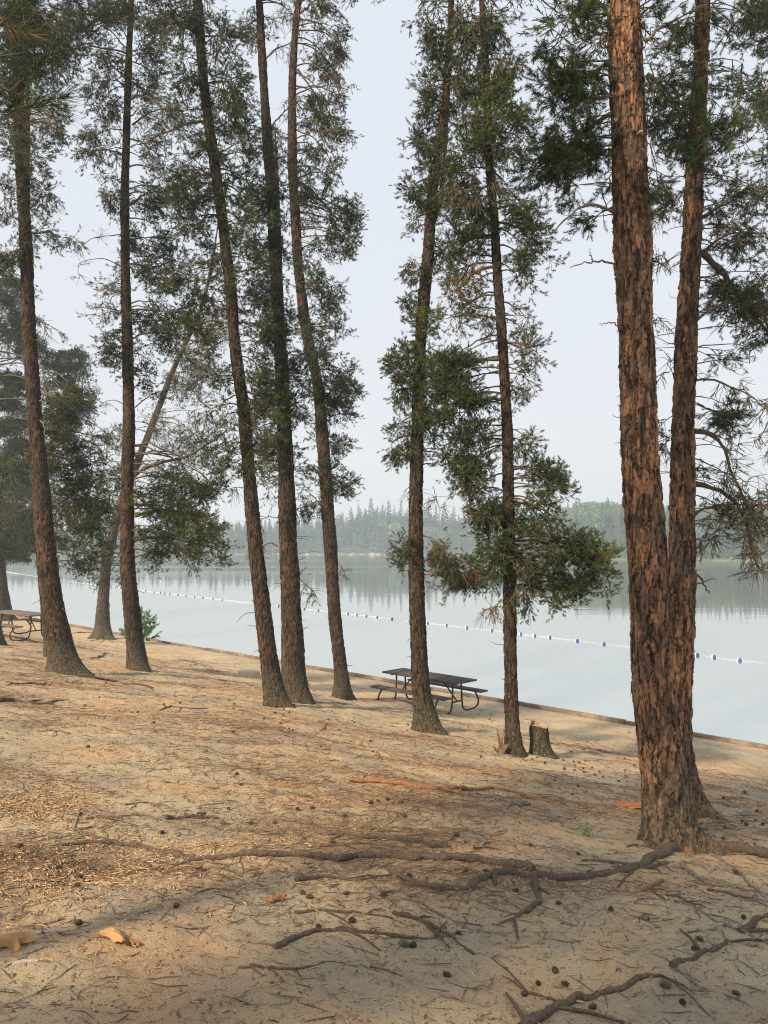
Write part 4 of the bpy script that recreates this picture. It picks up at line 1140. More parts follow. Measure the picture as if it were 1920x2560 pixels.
# ================================================================== small pine sapling
rng = np.random.default_rng(201)
B = hit(352, 1608)
sap = empty('pine_sapling', B, 'knee-high bushy green pine sapling behind the straight slender pine', 'sapling')
tr = Tree(); tr.crown = MB()
h_ = 1.35; axis = np.array([B + np.array([0.03 * math.sin(t * 3), 0, t * h_]) for t in np.linspace(-0.05, 1, 10)])
mb = MB(); v, f = tubes(axis[None], np.linspace(0.02, 0.006, 10)[None], 6); mb.add(v, f, 0.3); mb.build('trunk', M['root'], sap, B)
mb = MB()
for lev in np.linspace(0.05, 0.95, 12):
    o = B + np.array([0, 0, lev * h_])
    nb = 5 if lev < 0.85 else 3
    for q in range(nb):
        an = rng.uniform(0, 6.28); l = (0.74 * (1 - lev) ** 0.75 + 0.10) * rng.uniform(0.7, 1.1)
        e = o + np.array([math.cos(an) * l, math.sin(an) * l, l * 0.45 + 0.03])
        p = bez(o[None], (o + np.array([math.cos(an) * l * .7, math.sin(an) * l * .7, l * 0.1]))[None], e[None], 5)
        v, f = tubes(p, np.linspace(0.008, 0.004, 5)[None], 4); mb.add(v, f, 0.4, 0)
        for t_ in np.linspace(0.35, 1, max(2, int(l / 0.07))):
            i_ = int(t_ * 4)
            dr = norm(p[0][i_] - p[0][max(0, i_ - 1)] + rng.normal(0, 0.09, 3) + np.array([0, 0, .06]))
            put_shoots(mb, p[0][i_][None] - dr * 0.03, dr[None], np.array([0.165]), np.array([rng.uniform(0.6, 1.0)]), shoot_templates(1, 70, 0.07, 0.62, (1.0, 0.4), seed=int(rng.integers(1e6))))
put_shoots(mb, axis[-1:] - np.array([0, 0, .05]), np.array([[0, 0, 1.0]]), np.array([0.16]), np.array([.7]), SH_LONG)
mb.build('crown', [M['twig'], M['needles_blue']], sap, B)

# ================================================================== timber edging along the shore
rng = np.random.default_rng(31)
ux = np.array([-1, 1]) / math.sqrt(2); us = np.array([1, 1]) / math.sqrt(2)
def shore(u, s_in, z):
    c = us * (SH0 / math.sqrt(2) - s_in) + ux * u
    return np.array([c[0], c[1], z])
ru = np.array([-1 / math.sqrt(2), 1 / math.sqrt(2), 0])
nbrd = 0
u = -6.0
while u < 62:
    L_ = rng.uniform(3.3, 3.9)
    a = rng.normal(0, 0.006)
    X = np.array([math.cos(a) * ux[0] - math.sin(a) * ux[1], math.sin(a) * ux[0] + math.cos(a) * ux[1], 0])
    Y = np.array([-X[1], X[0], 0])
    R = np.stack([X, Y, [0, 0, 1]], 1)
    c = shore(u + L_ / 2, 0.0 + rng.normal(0, 0.025), 0.02 + rng.normal(0, 0.012))
    mb = MB()
    box(mb, (0, 0, 0), L_ - 0.03, 0.10, 0.24, None, 0.5, 0, 0.008)
    o = mb.build('timber_beam', M['edging'])
    o.matrix_world = Matrix.Translation(Vector(c)) @ Matrix(R.tolist()).to_4x4()
    tag(o, 'long weathered timber beam laid end to end along the water edge', 'beam', 'timber edging between sand and water')
    u += L_; nbrd += 1

# ================================================================== picnic tables
def bent(pts, r, k=40, n=8):
    p = np.asarray(pts, float)
    o = smooth_poly(p, k)
    return tubes(o[None], np.full((1, k), r), n)

def picnic_table(loc, rz, label, wood, L=2.35):
    t = empty('picnic_table', loc, label, 'picnic table', None, rz)
    R_ = 0.021
    # top: five boards
    ws = 0.145
    for q in range(5):
        mb = MB(); box(mb, (rng.normal(0, .004), (q - 2) * (ws + 0.008), 0.735), L, ws, 0.040, None, .5, 0, 0.005)
        mb.build('top_board', M[wood], t)
    for sgn in (-1, 1):
        for q in range(2):
            mb = MB(); box(mb, (rng.normal(0, .004), sgn * (0.66 + (q - 0.5) * 0.138), 0.435), L, 0.13, 0.038, None, .5, 0, 0.005)
            mb.build('seat_board', M[wood], t)
    for ex in (-L / 2 + 0.28, L / 2 - 0.28):
        for sgn in (-1, 1):
            mb = MB()
            v, f = bent([(ex, sgn * 0.15, 0.71), (ex, sgn * 0.16, 0.5), (ex, sgn * 0.17, 0.3), (ex, sgn * 0.19, 0.13), (ex, sgn * 0.25, 0.035), (ex, sgn * 0.36, 0.012), (ex, sgn * 0.50, 0.012),
                         (ex, sgn * 0.66, 0.020), (ex, sgn * 0.76, 0.07), (ex, sgn * 0.80, 0.16), (ex, sgn * 0.76, 0.27), (ex, sgn * 0.69, 0.36), (ex, sgn * 0.64, 0.415)], R_)
            mb.add(v, f); mb.build('leg', M['steel'], t)
        mb = MB()
        v, f = bent([(ex, -0.17, 0.26), (ex, 0, 0.26), (ex, 0.17, 0.26)], R_ * .9, 8); mb.add(v, f)
        v, f = bent([(ex, -0.34, 0.703), (ex, 0, 0.703), (ex, 0.34, 0.703)], R_ * .9, 8); mb.add(v, f)
        s_ = 1 if ex < 0 else -1
        v, f = bent([(ex, 0, 0.26), (ex + s_ * 0.22, 0, 0.48), (ex + s_ * 0.46, 0, 0.70)], R_ * .8, 12); mb.add(v, f)
        mb.build('cross_brace', M['steel'], t)
    return t

gx_, gy_ = 1.05, 18.75
rz_ = math.atan2(-1, 1)
picnic_table((gx_, gy_, gz(gx_, gy_) + 0.0), rz_, 'dark brown picnic table with bent steel legs near the water, behind the middle pine', 'plank_dark')
c = hit(62, 1602)
gx2, gy2 = c[0] - 0.4, c[1] + 0.6
picnic_table((gx2, gy2, gz(gx2, gy2)), rz_ + 0.12, 'weathered grey picnic table with bent steel legs at the left edge', 'plank_grey')

# ================================================================== swimming rope and its floats
bl = [(1022, 286), (1077, 291), (1141, 299), (1189, 303), (1220, 307), (1256, 312), (1317, 319), (1376, 325), (1441, 331), (1504, 339), (1576, 347), (1645, 355)]
bl = [(x * .3375, 1380 + y * .3375) for x, y in bl]
b2 = [(145, 1715), (312, 1733), (403, 1743), (595, 1764), (652, 1771), (713, 1778), (783, 1786), (880, 1798), (993, 1811), (1110, 1826), (1232, 1839), (1365, 1855), (1525, 1873)]
b2 = [(640 + x * .386, 854 + y * .386) for x, y in b2]
b3 = [(55, 1896), (145, 1907), (243, 1918), (422, 1940), (593, 1960), (1198, 2033), (1305, 2046), (1472, 2068)]
b3 = [(1280 + x * .386, 854 + y * .386) for x, y in b3]
b0 = [(x, 1428.5 + (x - 5) * 0.178 + 0.5) for x in (46, 52, 57, 62, 67, 73, 79, 86, 92, 99, 106, 150, 157, 164, 171, 178, 186, 194, 203, 213, 223, 234, 246, 277, 289, 302, 325)]
b0 = [(x, np.interp(x, [5, 96, 146, 250, 300, 345], [1428, 1442, 1450, 1464, 1469.5, 1476])) for x, _ in b0]
allb = b0 + bl + b2 + b3
mbw = MB(); mbb = MB(); mbe = MB()
def lathe(mb, prof, n=14, tint=.5, axis=0):
    prof = np.array(prof)
    th = np.arange(n) * 2 * math.pi / n
    V = np.stack([prof[:, 0][:, None] + 0 * th, prof[:, 1][:, None] * np.cos(th), prof[:, 1][:, None] * np.sin(th)], -1)
    idx = np.arange(len(prof) * n).reshape(len(prof), n); a, b = idx[:-1], idx[1:]
    f = np.stack([a, b, np.roll(b, -1, 1), np.roll(a, -1, 1)], -1).reshape(-1, 4)
    mb.add(V.reshape(-1, 3), f, tint)
lathe(mbw, [(-0.13, 0.009), (-0.12, 0.022), (-0.10, 0.026), (-0.092, 0.056), (-0.072, 0.075), (-0.036, 0.085), (0.0, 0.087)])
lathe(mbb, [(0.0, 0.087), (0.036, 0.085), (0.072, 0.075), (0.092, 0.056), (0.10, 0.026), (0.12, 0.022), (0.13, 0.009)])
W0 = [water_hit(x, y) for x, y in allb]
proto = empty('swim_buoy', (0, 0, 0), 'x', 'buoy')
mbw.build('white_half', M['buoy_white'], proto); mbb.build('blue_half', M['buoy_blue'], proto)
nb_ = len(allb)
for i, p in enumerate(W0):
    o = proto if i == 0 else copy_tree(proto)
    nx_ = W0[min(i + 1, nb_ - 1)] - W0[max(i - 1, 0)]
    o.location = (p[0], p[1], 0.035); o.rotation_euler = (rng.uniform(0, 6), rng.normal(0, 0.05), math.atan2(nx_[1], nx_[0]) + rng.normal(0, 0.12))
    o.scale = (0.8, 0.8, 0.8)
    o['group'] = 'floats on the swimming rope'
    o['label'] = ('tiny far blue and white float in the crowded left stretch of the swimming rope' if i < len(b0) else
                  'small blue and white float on the swimming rope left of the three close trunks' if i < len(b0) + len(bl) else
                  'blue and white float on the swimming rope across the middle of the lake view' if i < len(b0) + len(bl) + len(b2) else
                  'blue and white float on the swimming rope between the stump pine and the thickest pine' if i < nb_ - 3 else
                  ['left one of the three big floats right of the thickest pine, lying askew', 'middle one of the three big floats right of the thickest pine', 'nearest largest blue and white float, at the far right of the rope'][i - nb_ + 3])
ends = [water_hit(-160, 1404)] + [water_hit(5, 1428)] + W0 + [water_hit(1990, 1666), water_hit(2300, 1712)]
ends = np.array(ends)
rp = []
for a, b in zip(ends[:-1], ends[1:]):
    for t in np.linspace(0, 1, 8)[:-1]:
        q = a + (b - a) * t; q[2] = 0.035 - 0.018 * math.sin(math.pi * t); rp.append(q)
rp = np.array(rp)
rr = np.clip(np.linalg.norm(rp, axis=1) * 0.00014, 0.005, 0.018)
mb = MB(); v, f = tubes(rp[None], rr[None], 5); mb.add(v, f)
tag(mb.build('swimming_rope', M['rope']), 'thin white rope strung with floats across the swimming area of the lake', 'rope')

# ================================================================== stump, snag, logs, chunks
def lump(name, px, py, size, label, cat, m, seed, elong=(1, 1, 1), rz=0.0, amp=0.35, sink=0.3, nseg=(18, 12), sharp=1.0):
    B = hit(px, py)
    n1_, n2_ = nseg
    th = np.linspace(0, 2 * math.pi, n1_, endpoint=False); ph = np.linspace(-math.pi / 2, math.pi / 2, n2_)
    TH, PH = np.meshgrid(th, ph)
    V = np.stack([np.cos(PH) * np.cos(TH), np.cos(PH) * np.sin(TH), np.sin(PH)], -1).reshape(-1, 3)
    V = np.sign(V) * np.abs(V) ** sharp
    d = 1 + amp * vn3(V[:, 0] * 1.7 + seed, V[:, 1] * 1.7, V[:, 2] * 1.7, seed) + amp * 0.4 * vn3(V[:, 0] * 4 + seed, V[:, 1] * 4, V[:, 2] * 4, seed + 1)
    V = V * d[:, None] * np.array(elong) * size
    c, s = math.cos(rz), math.sin(rz)
    V = np.stack([V[:, 0] * c - V[:, 1] * s, V[:, 0] * s + V[:, 1] * c, V[:, 2]], 1)
    V[:, 2] -= V[:, 2].min() * (1 - sink)
    idx = np.arange(n1_ * n2_).reshape(n2_, n1_); a, b = idx[:-1], idx[1:]
    f = np.stack([a, np.roll(a, -1, 1), np.roll(b, -1, 1), b], -1).reshape(-1, 4)
    mb = MB(); mb.add(V, f, 0.5)
    o = mb.build(name, M[m], smooth=False); o.location = B
    return tag(o, label, cat)

def splints(name, px, py, size, label, cat, m, seed, rz, n=3, wide=0.22, high=0.16):
    r = np.random.default_rng(seed); B = hit(px, py); mb = MB()
    for q in range(n):
        ln = size * r.uniform(.7, 1.1); kx = 9; t = np.linspace(-1, 1, kx)
        w_ = size * wide * r.uniform(.6, 1.2) * (1 - 0.45 * np.abs(t) ** 4); h_ = size * high * r.uniform(.6, 1.2) * (1 - 0.6 * np.abs(t) ** 3)
        cy_ = size * .12 * np.sin(t * 1.8 + r.uniform(0, 3)) + r.normal(0, .02, kx) * size
        prof = np.array([(-1, -.6), (-.7, .5), (-.1, 1.0), (.6, .7), (1, -.3), (.2, -.9)])
        V = np.stack([np.repeat(t * ln, 6).reshape(kx, 6) + r.normal(0, .03, (kx, 6)) * size, cy_[:, None] + prof[None, :, 0] * w_[:, None] * (1 + r.normal(0, .12, (kx, 6))), prof[None, :, 1] * h_[:, None] * (1 + r.normal(0, .15, (kx, 6)))], -1)
        a = rz + r.normal(0, .28) * (q > 0); c, s_ = math.cos(a), math.sin(a)
        V = V.reshape(-1, 3); V = np.stack([V[:, 0] * c - V[:, 1] * s_, V[:, 0] * s_ + V[:, 1] * c, V[:, 2] + V[:, 0] * r.normal(0, .12)], 1)
        V += np.array([r.normal(0, .18) * size * (q > 0), r.normal(0, .22) * size * (q > 0), size * high * (.7 + .4 * q)])
        i = np.arange(kx * 6).reshape(kx, 6); a_, b_ = i[:-1], i[1:]
        mb.add(V, np.stack([a_, b_, np.roll(b_, -1, 1), np.roll(a_, -1, 1)], -1).reshape(-1, 4)); mb.add(V[:6], [(0, 1, 2, 3, 4, 5)]); mb.add(V[-6:], [(5, 4, 3, 2, 1, 0)])
    o = mb.build(name, M[m], smooth=False); o.location = B
    return tag(o, label, cat)

B = hit(1350, 1889)
st = empty('tree_stump', B, 'freshly cut pine stump with pale top beside the slim pine', 'stump')
n_ = 40; th = np.arange(n_) * 2 * math.pi / n_
zs = np.linspace(-0.1, 0.44, 24)
r_ = 0.135 + 0.13 * np.exp(-np.clip(zs, 0, 1) / 0.09)[:, None] * (0.35 + 0.65 * np.clip(np.cos(th[None] + 0.35), 0, 1)) + 0.0
V = np.stack([np.cos(th)[None] * r_, np.sin(th)[None] * r_, zs[:, None] + 0 * th[None]], -1)
e, rid, off = voro3((V.reshape(-1, 3) + 5) * np.array([24, 24, 8]), 3)
dd = 0.012 * (np.clip(e / .2, 0, 1) - .5) + .01 * (rid - .5)
V = V + np.stack([np.cos(th), np.sin(th), 0 * th], -1)[None] * dd.reshape(24, n_, 1)
V[-1, :, 2] += 0.02 * np.sin(th * 2)
V[:, :, 0] -= 0.10 * (zs[:, None] / 0.44) * 0.15
idx = np.arange(24 * n_).reshape(24, n_); a, b = idx[:-1], idx[1:]
mb = MB(); mb.add(V.reshape(-1, 3), np.stack([a, np.roll(a, -1, 1), np.roll(b, -1, 1), b], -1).reshape(-1, 4), 0.35)
mb.build('stump_bark', M['bark_brown'], st)
rimv = V[-1] + np.array([0, 0, 0.002]); inner = rimv * np.array([0.5, 0.5, 1]) + np.array([0, 0, 0.006])
mb = MB(); mb.add(np.concatenate([rimv * np.array([0.97, 0.97, 1]), inner, inner.mean(0)[None]]), [(q, (q + 1) % n_, n_ + (q + 1) % n_, n_ + q) for q in range(n_)])
mb.add(np.concatenate([inner, inner.mean(0)[None]]), [(q, (q + 1) % n_, n_) for q in range(n_)])
mb.build('cut_top', M['cut_wood'], st)
mb = MB()
for q in range(9):
    a0 = rng.uniform(2.2, 3.4); rr0 = 0.11
    c0 = np.array([math.cos(a0) * rr0, math.sin(a0) * rr0, 0.42])
    h0 = rng.uniform(0.05, 0.12); w0 = rng.uniform(.012, .03)
    mb.add([c0 + [-w0, 0, 0], c0 + [w0, 0, 0], c0 + [0, w0, 0], c0 + [rng.normal(0, .02), 0, h0]], [(0, 1, 3), (1, 2, 3), (2, 0, 3)])
mb.build('splintered_hinge', M['fresh_wood'], st, smooth=False)

def stick(name, pts, r, label, cat, m='deadwood', k=16, grp=None, lift=0.6, forks=0, px=True, seed=0, n=12, jit=0.004, parent=None, flat=1.0, tag_it=True, tip=0.35):
    """a stick or root lying on the ground, through photo pixels of the 1659 px notes"""
    r_s = np.random.default_rng(seed + int(pts[0][0]))
    pts3 = np.array([hit(x * K, y * K) for x, y in pts])
    k = int(k * 1.8)
    p = smooth_poly(pts3, k)
    p[:, 2] = G(p[:, 0], p[:, 1])
    rad_ = r * np.linspace(1, tip, k) * (1 + 0.16 * vn2(np.arange(k) * .17, np.full(k, seed + .5 + pts[0][0])))
    p[:, 2] += rad_ * lift + 0.6 * r * vn2(np.arange(k) * .13, np.full(k, seed + 5.2))
    wz_ = np.arange(k) * 0.21; p[:, 0] += 0.9 * r * vn2(wz_, wz_ * 0 + seed + 1.5); p[:, 1] += 0.9 * r * vn2(wz_, wz_ * 0 + seed + 8.5)
    mb = MB(); v, f = tubes(p[None], rad_[None], n)
    kk_ = 0.6 / r
    j = (0.32 * vn3(v[:, 0] * kk_, v[:, 1] * kk_, v[:, 2] * kk_, 3) + 0.28 * vn3(v[:, 0] * kk_ * 2.6, v[:, 1] * kk_ * 2.6, v[:, 2] * kk_ * 2.6, 8))[:, None] * np.repeat(rad_, n)[:, None]
    c_ = np.repeat(p, n, 0)
    v = v + norm(v - c_) * j
    mb.add(v, f, r_s.uniform(0.1, 0.6))
    for q in range(2):
        e_ = v[:n] if q == 0 else v[-n:]
        mb.add(np.concatenate([e_, e_.mean(0)[None]]), [(i_, (i_ + 1) % n, n) for i_ in range(n)], 0.3)
    for q in range(forks):
        i_ = r_s.integers(3, k - 2); tg = norm(p[i_ + 1] - p[i_]); sd = np.array([-tg[1], tg[0], 0]) * r_s.choice([-1, 1])
        l = r_s.uniform(0.08, 0.3) * (1 + r * 10)
        e = p[i_] + (tg * 0.7 + sd * 0.7) * l; e[2] = gz(e[0], e[1]) + 0.004
        mid = (p[i_] + e) / 2 + np.array([0, 0, .01])
        v, f = tubes(np.array([[p[i_], mid, e]]), np.array([[.5, .4, .2]]) * r, 5); mb.add(v, f, 0.4)
    o = mb.build(name, M[m], parent, None if parent is None else parent_base)
    if tag_it: tag(o, label, cat, grp)
    return o

# roots of the big pine: parts of that tree
parent_base = T_BIG.base
def broot(pts, r, m='root', k=30, lift=0.3, forks=0, tip=0.45):
    stick('root', pts, r * 0.82, None, None, m, k, None, lift + 0.1, forks, parent=T_BIG.obj, tag_it=False, tip=tip, n=10)
broot([(1486, 1806), (1464, 1830), (1435, 1850), (1400, 1862), (1360, 1878), (1300, 1893), (1240, 1900), (1180, 1898), (1120, 1893), (1075, 1892), (1030, 1905), (1005, 1922), (960, 1922), (900, 1913), (870, 1910)], 0.052, 'root', 60, 0.2, 4)
broot([(1490, 1815), (1525, 1830), (1570, 1838), (1620, 1846), (1700, 1856)], 0.060, 'root', 24, 0.5, 0, 0.8)
broot([(1500, 1822), (1530, 1845), (1570, 1868), (1610, 1900), (1659, 1935), (1700, 1960)], 0.018, 'root_grey', 24, 0.4, 1)
broot([(1470, 1868), (1490, 1885), (1515, 1902), (1535, 1915)], 0.026, 'root_grey', 18, 0.3)
broot([(1430, 1842), (1390, 1828), (1355, 1832)], 0.018, 'root', 16, 0.3, 1)
broot([(1440, 1866), (1380, 1876), (1330, 1884), (1290, 1886)], 0.02, 'root', 20, 0.2, 2)
broot([(1155, 1903), (1160, 1930), (1165, 1952), (1140, 1972), (1105, 1990), (1072, 2002)], 0.026, 'root', 30, 0.3, 2)
broot([(1420, 1848), (1370, 1880), (1340, 1912), (1335, 1918)], 0.014, 'root', 20, 0.3, 2)

RG = 'roots exposed in the sand'
RT = [
 ([(1150, 1884), (1120, 1874), (1050, 1866), (950, 1860), (860, 1855), (800, 1850), (765, 1853), (740, 1862), (700, 1858), (640, 1850), (560, 1848), (500, 1852), (440, 1860), (390, 1852), (330, 1838), (270, 1828), (240, 1822), (205, 1814)], 0.031, 'root', 90, 3, 'longest exposed root, snaking right across the sand from the left towards the thickest pine'),
 ([(970, 1830), (920, 1826), (860, 1816), (820, 1810), (780, 1812), (740, 1806), (690, 1803)], 0.036, 'root', 40, 3, 'half-buried brown root covered in needles, above the longest root'),
 ([(690, 1830), (740, 1826), (800, 1824), (840, 1828)], 0.014, 'root', 24, 2, 'thin dark root parallel to and just above the longest root'),
 ([(755, 1690), (800, 1690), (880, 1697), (940, 1707), (1000, 1706), (1060, 1702), (1110, 1712), (1150, 1726), (1200, 1740), (1270, 1757)], 0.024, 'root_orange', 60, 5, 'long orange bare root lying in the sunlit sand left of the thickest pine'),
 ([(775, 1688), (800, 1672), (840, 1668)], 0.010, 'root_orange', 18, 1, 'short orange root curl rising off the left end of the long orange root'),
 ([(578, 1690), (620, 1697), (660, 1706), (712, 1716)], 0.013, 'root_orange', 24, 1, 'thin orange root left of the long orange root'),
 ([(635, 1975), (680, 1970), (740, 1972), (800, 1978), (850, 1988)], 0.014, 'root', 30, 2, 'slim brown root lying above the arched dark root'),
 ([(595, 2048), (640, 2030), (690, 2013), (740, 2009), (790, 2017), (850, 2026), (920, 2030), (965, 2024)], 0.020, 'root', 44, 2, 'arched dark root in the lower middle of the sand'),
 ([(820, 1938), (870, 1945), (920, 1958), (970, 1985), (1020, 2012)], 0.010, 'root_grey', 30, 2, 'thin grey root running down to the right from a pine cone'),
 ([(850, 1975), (890, 1985), (930, 2000), (975, 2025), (1005, 2050), (1025, 2068)], 0.020, 'root', 36, 4, 'rough dark root slanting down right, under the thin grey root'),
 ([(540, 2088), (590, 2093), (640, 2098), (670, 2092), (700, 2080)], 0.011, 'root', 26, 2, 'small dark root at the lower middle left with upturned right end'),
 ([(1130, 2235), (1160, 2205), (1200, 2180), (1240, 2165), (1290, 2155), (1330, 2140), (1370, 2125), (1395, 2112)], 0.030, 'root', 40, 3, 'thick mossy root crossing the bottom edge right of centre'),
 ([(1395, 2110), (1430, 2112), (1470, 2128), (1500, 2150)], 0.013, 'root', 24, 2, 'thin root trailing right from the upper end of the thick mossy root'),
 ([(1215, 2170), (1180, 2158), (1150, 2148), (1128, 2142)], 0.013, 'root', 20, 2, 'short side root pointing left off the thick mossy root'),
 ([(1450, 2090), (1480, 2078), (1520, 2060), (1555, 2045), (1572, 2032)], 0.024, 'root', 26, 3, 'stubby dark root slanting up right, near the lower right corner'),
 ([(1450, 2092), (1478, 2108), (1505, 2130), (1530, 2150)], 0.012, 'root_grey', 22, 2, 'thin pale root running down right from the stubby dark root'),
 ([(1456, 1950), (1490, 1955), (1520, 1975), (1549, 1992)], 0.014, 'root_grey', 24, 1, 'pale grey root curve below the foot of the thickest pine'),
 ([(1560, 1998), (1600, 2012), (1640, 2030), (1680, 2050)], 0.015, 'root_grey', 24, 2, 'pale grey root leaving the right edge of the photo low down'),
 ([(1600, 2015), (1625, 2000), (1640, 1985), (1665, 1978)], 0.030, 'root', 18, 1, 'dark thick root end poking in at the right edge'),
 ([(1400, 1918), (1420, 1935), (1435, 1945)], 0.012, 'root', 14, 1, 'short brown root bit under the foot of the thickest pine'),
 ([(1530, 1925), (1570, 1930), (1610, 1940), (1665, 1950)], 0.012, 'root', 24, 2, 'thin brown root right of the thickest pine, heading off the right edge'),
 ([(1440, 1935), (1470, 1940), (1500, 1955), (1525, 1962)], 0.011, 'root', 20, 1, 'small dark root in front of the thickest pine'),
 ([(170, 1462), (205, 1466), (260, 1474), (300, 1482), (330, 1488)], 0.040, 'root', 30, 1, 'long root running right from the foot of the tall rusty-barked pine'),
 ([(175, 1458), (205, 1456), (235, 1470), (290, 1478)], 0.025, 'root_grey', 26, 1, 'pale upper root at the foot of the tall rusty-barked pine'),
 ([(100, 1480), (70, 1476), (40, 1478), (12, 1474)], 0.038, 'root', 24, 1, 'dark root left of the foot of the tall rusty-barked pine'),
 ([(178, 1478), (160, 1475), (140, 1474)], 0.030, 'root', 14, 0, 'short dark root under the foot of the tall rusty-barked pine'),
 ([(-10, 1517), (30, 1514), (70, 1520), (115, 1522)], 0.045, 'root', 24, 2, 'thick dark root entering from the left edge below the grey picnic table'),
 ([(208, 1367), (185, 1366), (160, 1368), (150, 1370)], 0.045, 'root', 18, 1, 'root reaching left from the clawed foot of the grey leaning pine'),
 ([(222, 1375), (205, 1383), (188, 1385)], 0.045, 'root', 14, 0, 'left claw root of the grey leaning pine'),
 ([(228, 1375), (238, 1385), (244, 1388)], 0.040, 'root', 14, 0, 'right claw root of the grey leaning pine'),
 ([(222, 1372), (224, 1384), (216, 1390)], 0.035, 'root', 14, 0, 'front claw root of the grey leaning pine'),
 ([(1525, 1770), (1560, 1778), (1610, 1776), (1665, 1782)], 0.018, 'root_grey', 24, 1, 'grey root lying right of the scaly brown pine'),
 ([(958, 1588), (990, 1592), (1030, 1602)], 0.016, 'root', 20, 1, 'thin root right of the brown pine in front of the dark picnic table'),
 ([(345, 1535), (370, 1525), (410, 1532), (450, 1530)], 0.022, 'root', 20, 3, 'dark tangled root left of the three close trunks'),
]
for i, (pts, r, m, k, fk, lab) in enumerate(RT):
    stick('exposed_root', pts, r * (0.95 if i in (0, 3) else 0.72), lab, 'root', m, k, RG, 0.6 if i in (0, 3) else 0.3, min(fk, 2), seed=i * 3, tip=0.5)

SG = 'fallen sticks on the sand'
ST = [
 ([(173, 1750), (168, 1765), (163, 1785), (160, 1795)], 0.010, 'root_grey', 'short forked stick pointing at the camera, left side', 1),
 ([(155, 1795), (185, 1792), (205, 1786)], 0.012, 'deadwood', 'stubby knobbly stick just below the forked stick at left', 1),
 ([(355, 1772), (400, 1768), (445, 1768), (470, 1770)], 0.018, 'root', 'dark rough stick lying level left of the middle', 2),
 ([(185, 1770), (225, 1766), (262, 1768)], 0.010, 'deadwood', 'thin dark stick above the stubby knobbly stick', 2),
 ([(425, 1930), (460, 1922), (490, 1922)], 0.006, 'deadwood', 'thin twig on open sand above the splintered wood piece', 1),
 ([(515, 2092), (545, 2096), (570, 2112)], 0.005, 'deadwood', 'thin curved twig lower left of centre', 0),
 ([(800, 2090), (835, 2097), (868, 2110)], 0.006, 'deadwood', 'thin curved twig on bare sand at the lower middle', 1),
 ([(1110, 1735), (1095, 1745), (1120, 1742), (1145, 1738)], 0.020, 'root_grey', 'grey weathered driftwood knot under the long orange root', 2),
 ([(1020, 1905), (1018, 1920), (1015, 1935)], 0.008, 'root_grey', 'small pale forked twig across the root left of the thickest pine', 1),
 ([(1018, 1835), (1040, 1828), (1060, 1822)], 0.014, 'root_grey', 'pale grey knobbly stick right of the half-buried brown root', 2),
 ([(815, 1625), (826, 1640), (850, 1648)], 0.010, 'deadwood', 'small upright dead twig on the sand left of the broken root', 3),
 ([(385, 1425), (410, 1430), (440, 1440), (455, 1448)], 0.018, 'deadwood', 'tangled fallen branch on the sand right of the straight slender pine', 6),
 ([(400, 1437), (430, 1433), (452, 1440), (462, 1450)], 0.012, 'deadwood', 'upper branch of the tangle right of the straight slender pine', 6),
 ([(440, 1446), (470, 1452), (500, 1450)], 0.008, 'deadwood', 'thin twig trailing right of the branch tangle', 3),
 ([(196, 1424), (215, 1420), (232, 1411)], 0.030, 'deadwood', 'dark rotten branch between the tall rusty pine and the straight slender pine', 0),
 ([(690, 1580), (700, 1575), (705, 1562)], 0.012, 'orange_wood', 'orange splinter of wood standing up in the shaded sand', 2),
 ([(560, 2040), (585, 2043), (600, 2047)], 0.006, 'deadwood', 'short dark twig by the left end of the arched dark root', 0),
 ([(1430, 1905), (1410, 1915), (1392, 1925)], 0.012, 'deadwood', 'brown splinter on the sand under the thickest pine', 0),
 ([(640, 1905), (690, 1898), (740, 1900), (780, 1906)], 0.013, 'root', 'dark level stick between the longest root and the wood chunk', 2),
 ([(270, 1740), (320, 1735), (360, 1742)], 0.007, 'deadwood', 'thin twig in rippled sand at left', 2),
 ([(80, 1582), (120, 1580), (150, 1586)], 0.012, 'deadwood', 'reddish stick on the sand at the left', 1),
 ([(1255, 1545), (1285, 1550), (1320, 1556)], 0.006, 'deadwood', 'thin twig on the sand right of the stump', 0),
 ([(600, 1468), (640, 1470), (670, 1480)], 0.016, 'root', 'dark twig behind the three close trunks', 3),
 ([(905, 1540), (930, 1538), (955, 1545)], 0.018, 'root', 'dark stick beside the brown pine in front of the dark picnic table', 1),
]
for i, (pts, r, m, lab, fk) in enumerate(ST):
    stick('fallen_stick', pts, r, lab, 'stick', m, 18, SG, 0.7, fk, seed=i * 7 + 1, tip=0.6)

# broken root snag beside the slim pine
B = hit(1252, 1884)
sn = MB()
r3 = np.random.default_rng(9)
for (dx, dz_, r) in ((-0.05, 0.34, 0.022), (0.03, 0.26, 0.018), (0.1, 0.14, 0.03), (-0.10, 0.1, 0.03), (0.06, 0.12, 0.035)):
    p = np.array([[0, 0, -0.03], [dx * .3, .01, dz_ * .35], [dx * .9, -.02, dz_ * .7], [dx, .01, dz_]])
    v, f = tubes(smooth_poly(p, 8, 0.006)[None], np.linspace(r * 1.6, r * .4, 8)[None], 7); sn.add(v, f, .4)
o = sn.build('root_snag', M['deadwood'], None, None, smooth=False); o.location = B
tag(o, 'small broken upright root snag just left of the slim pine', 'snag')

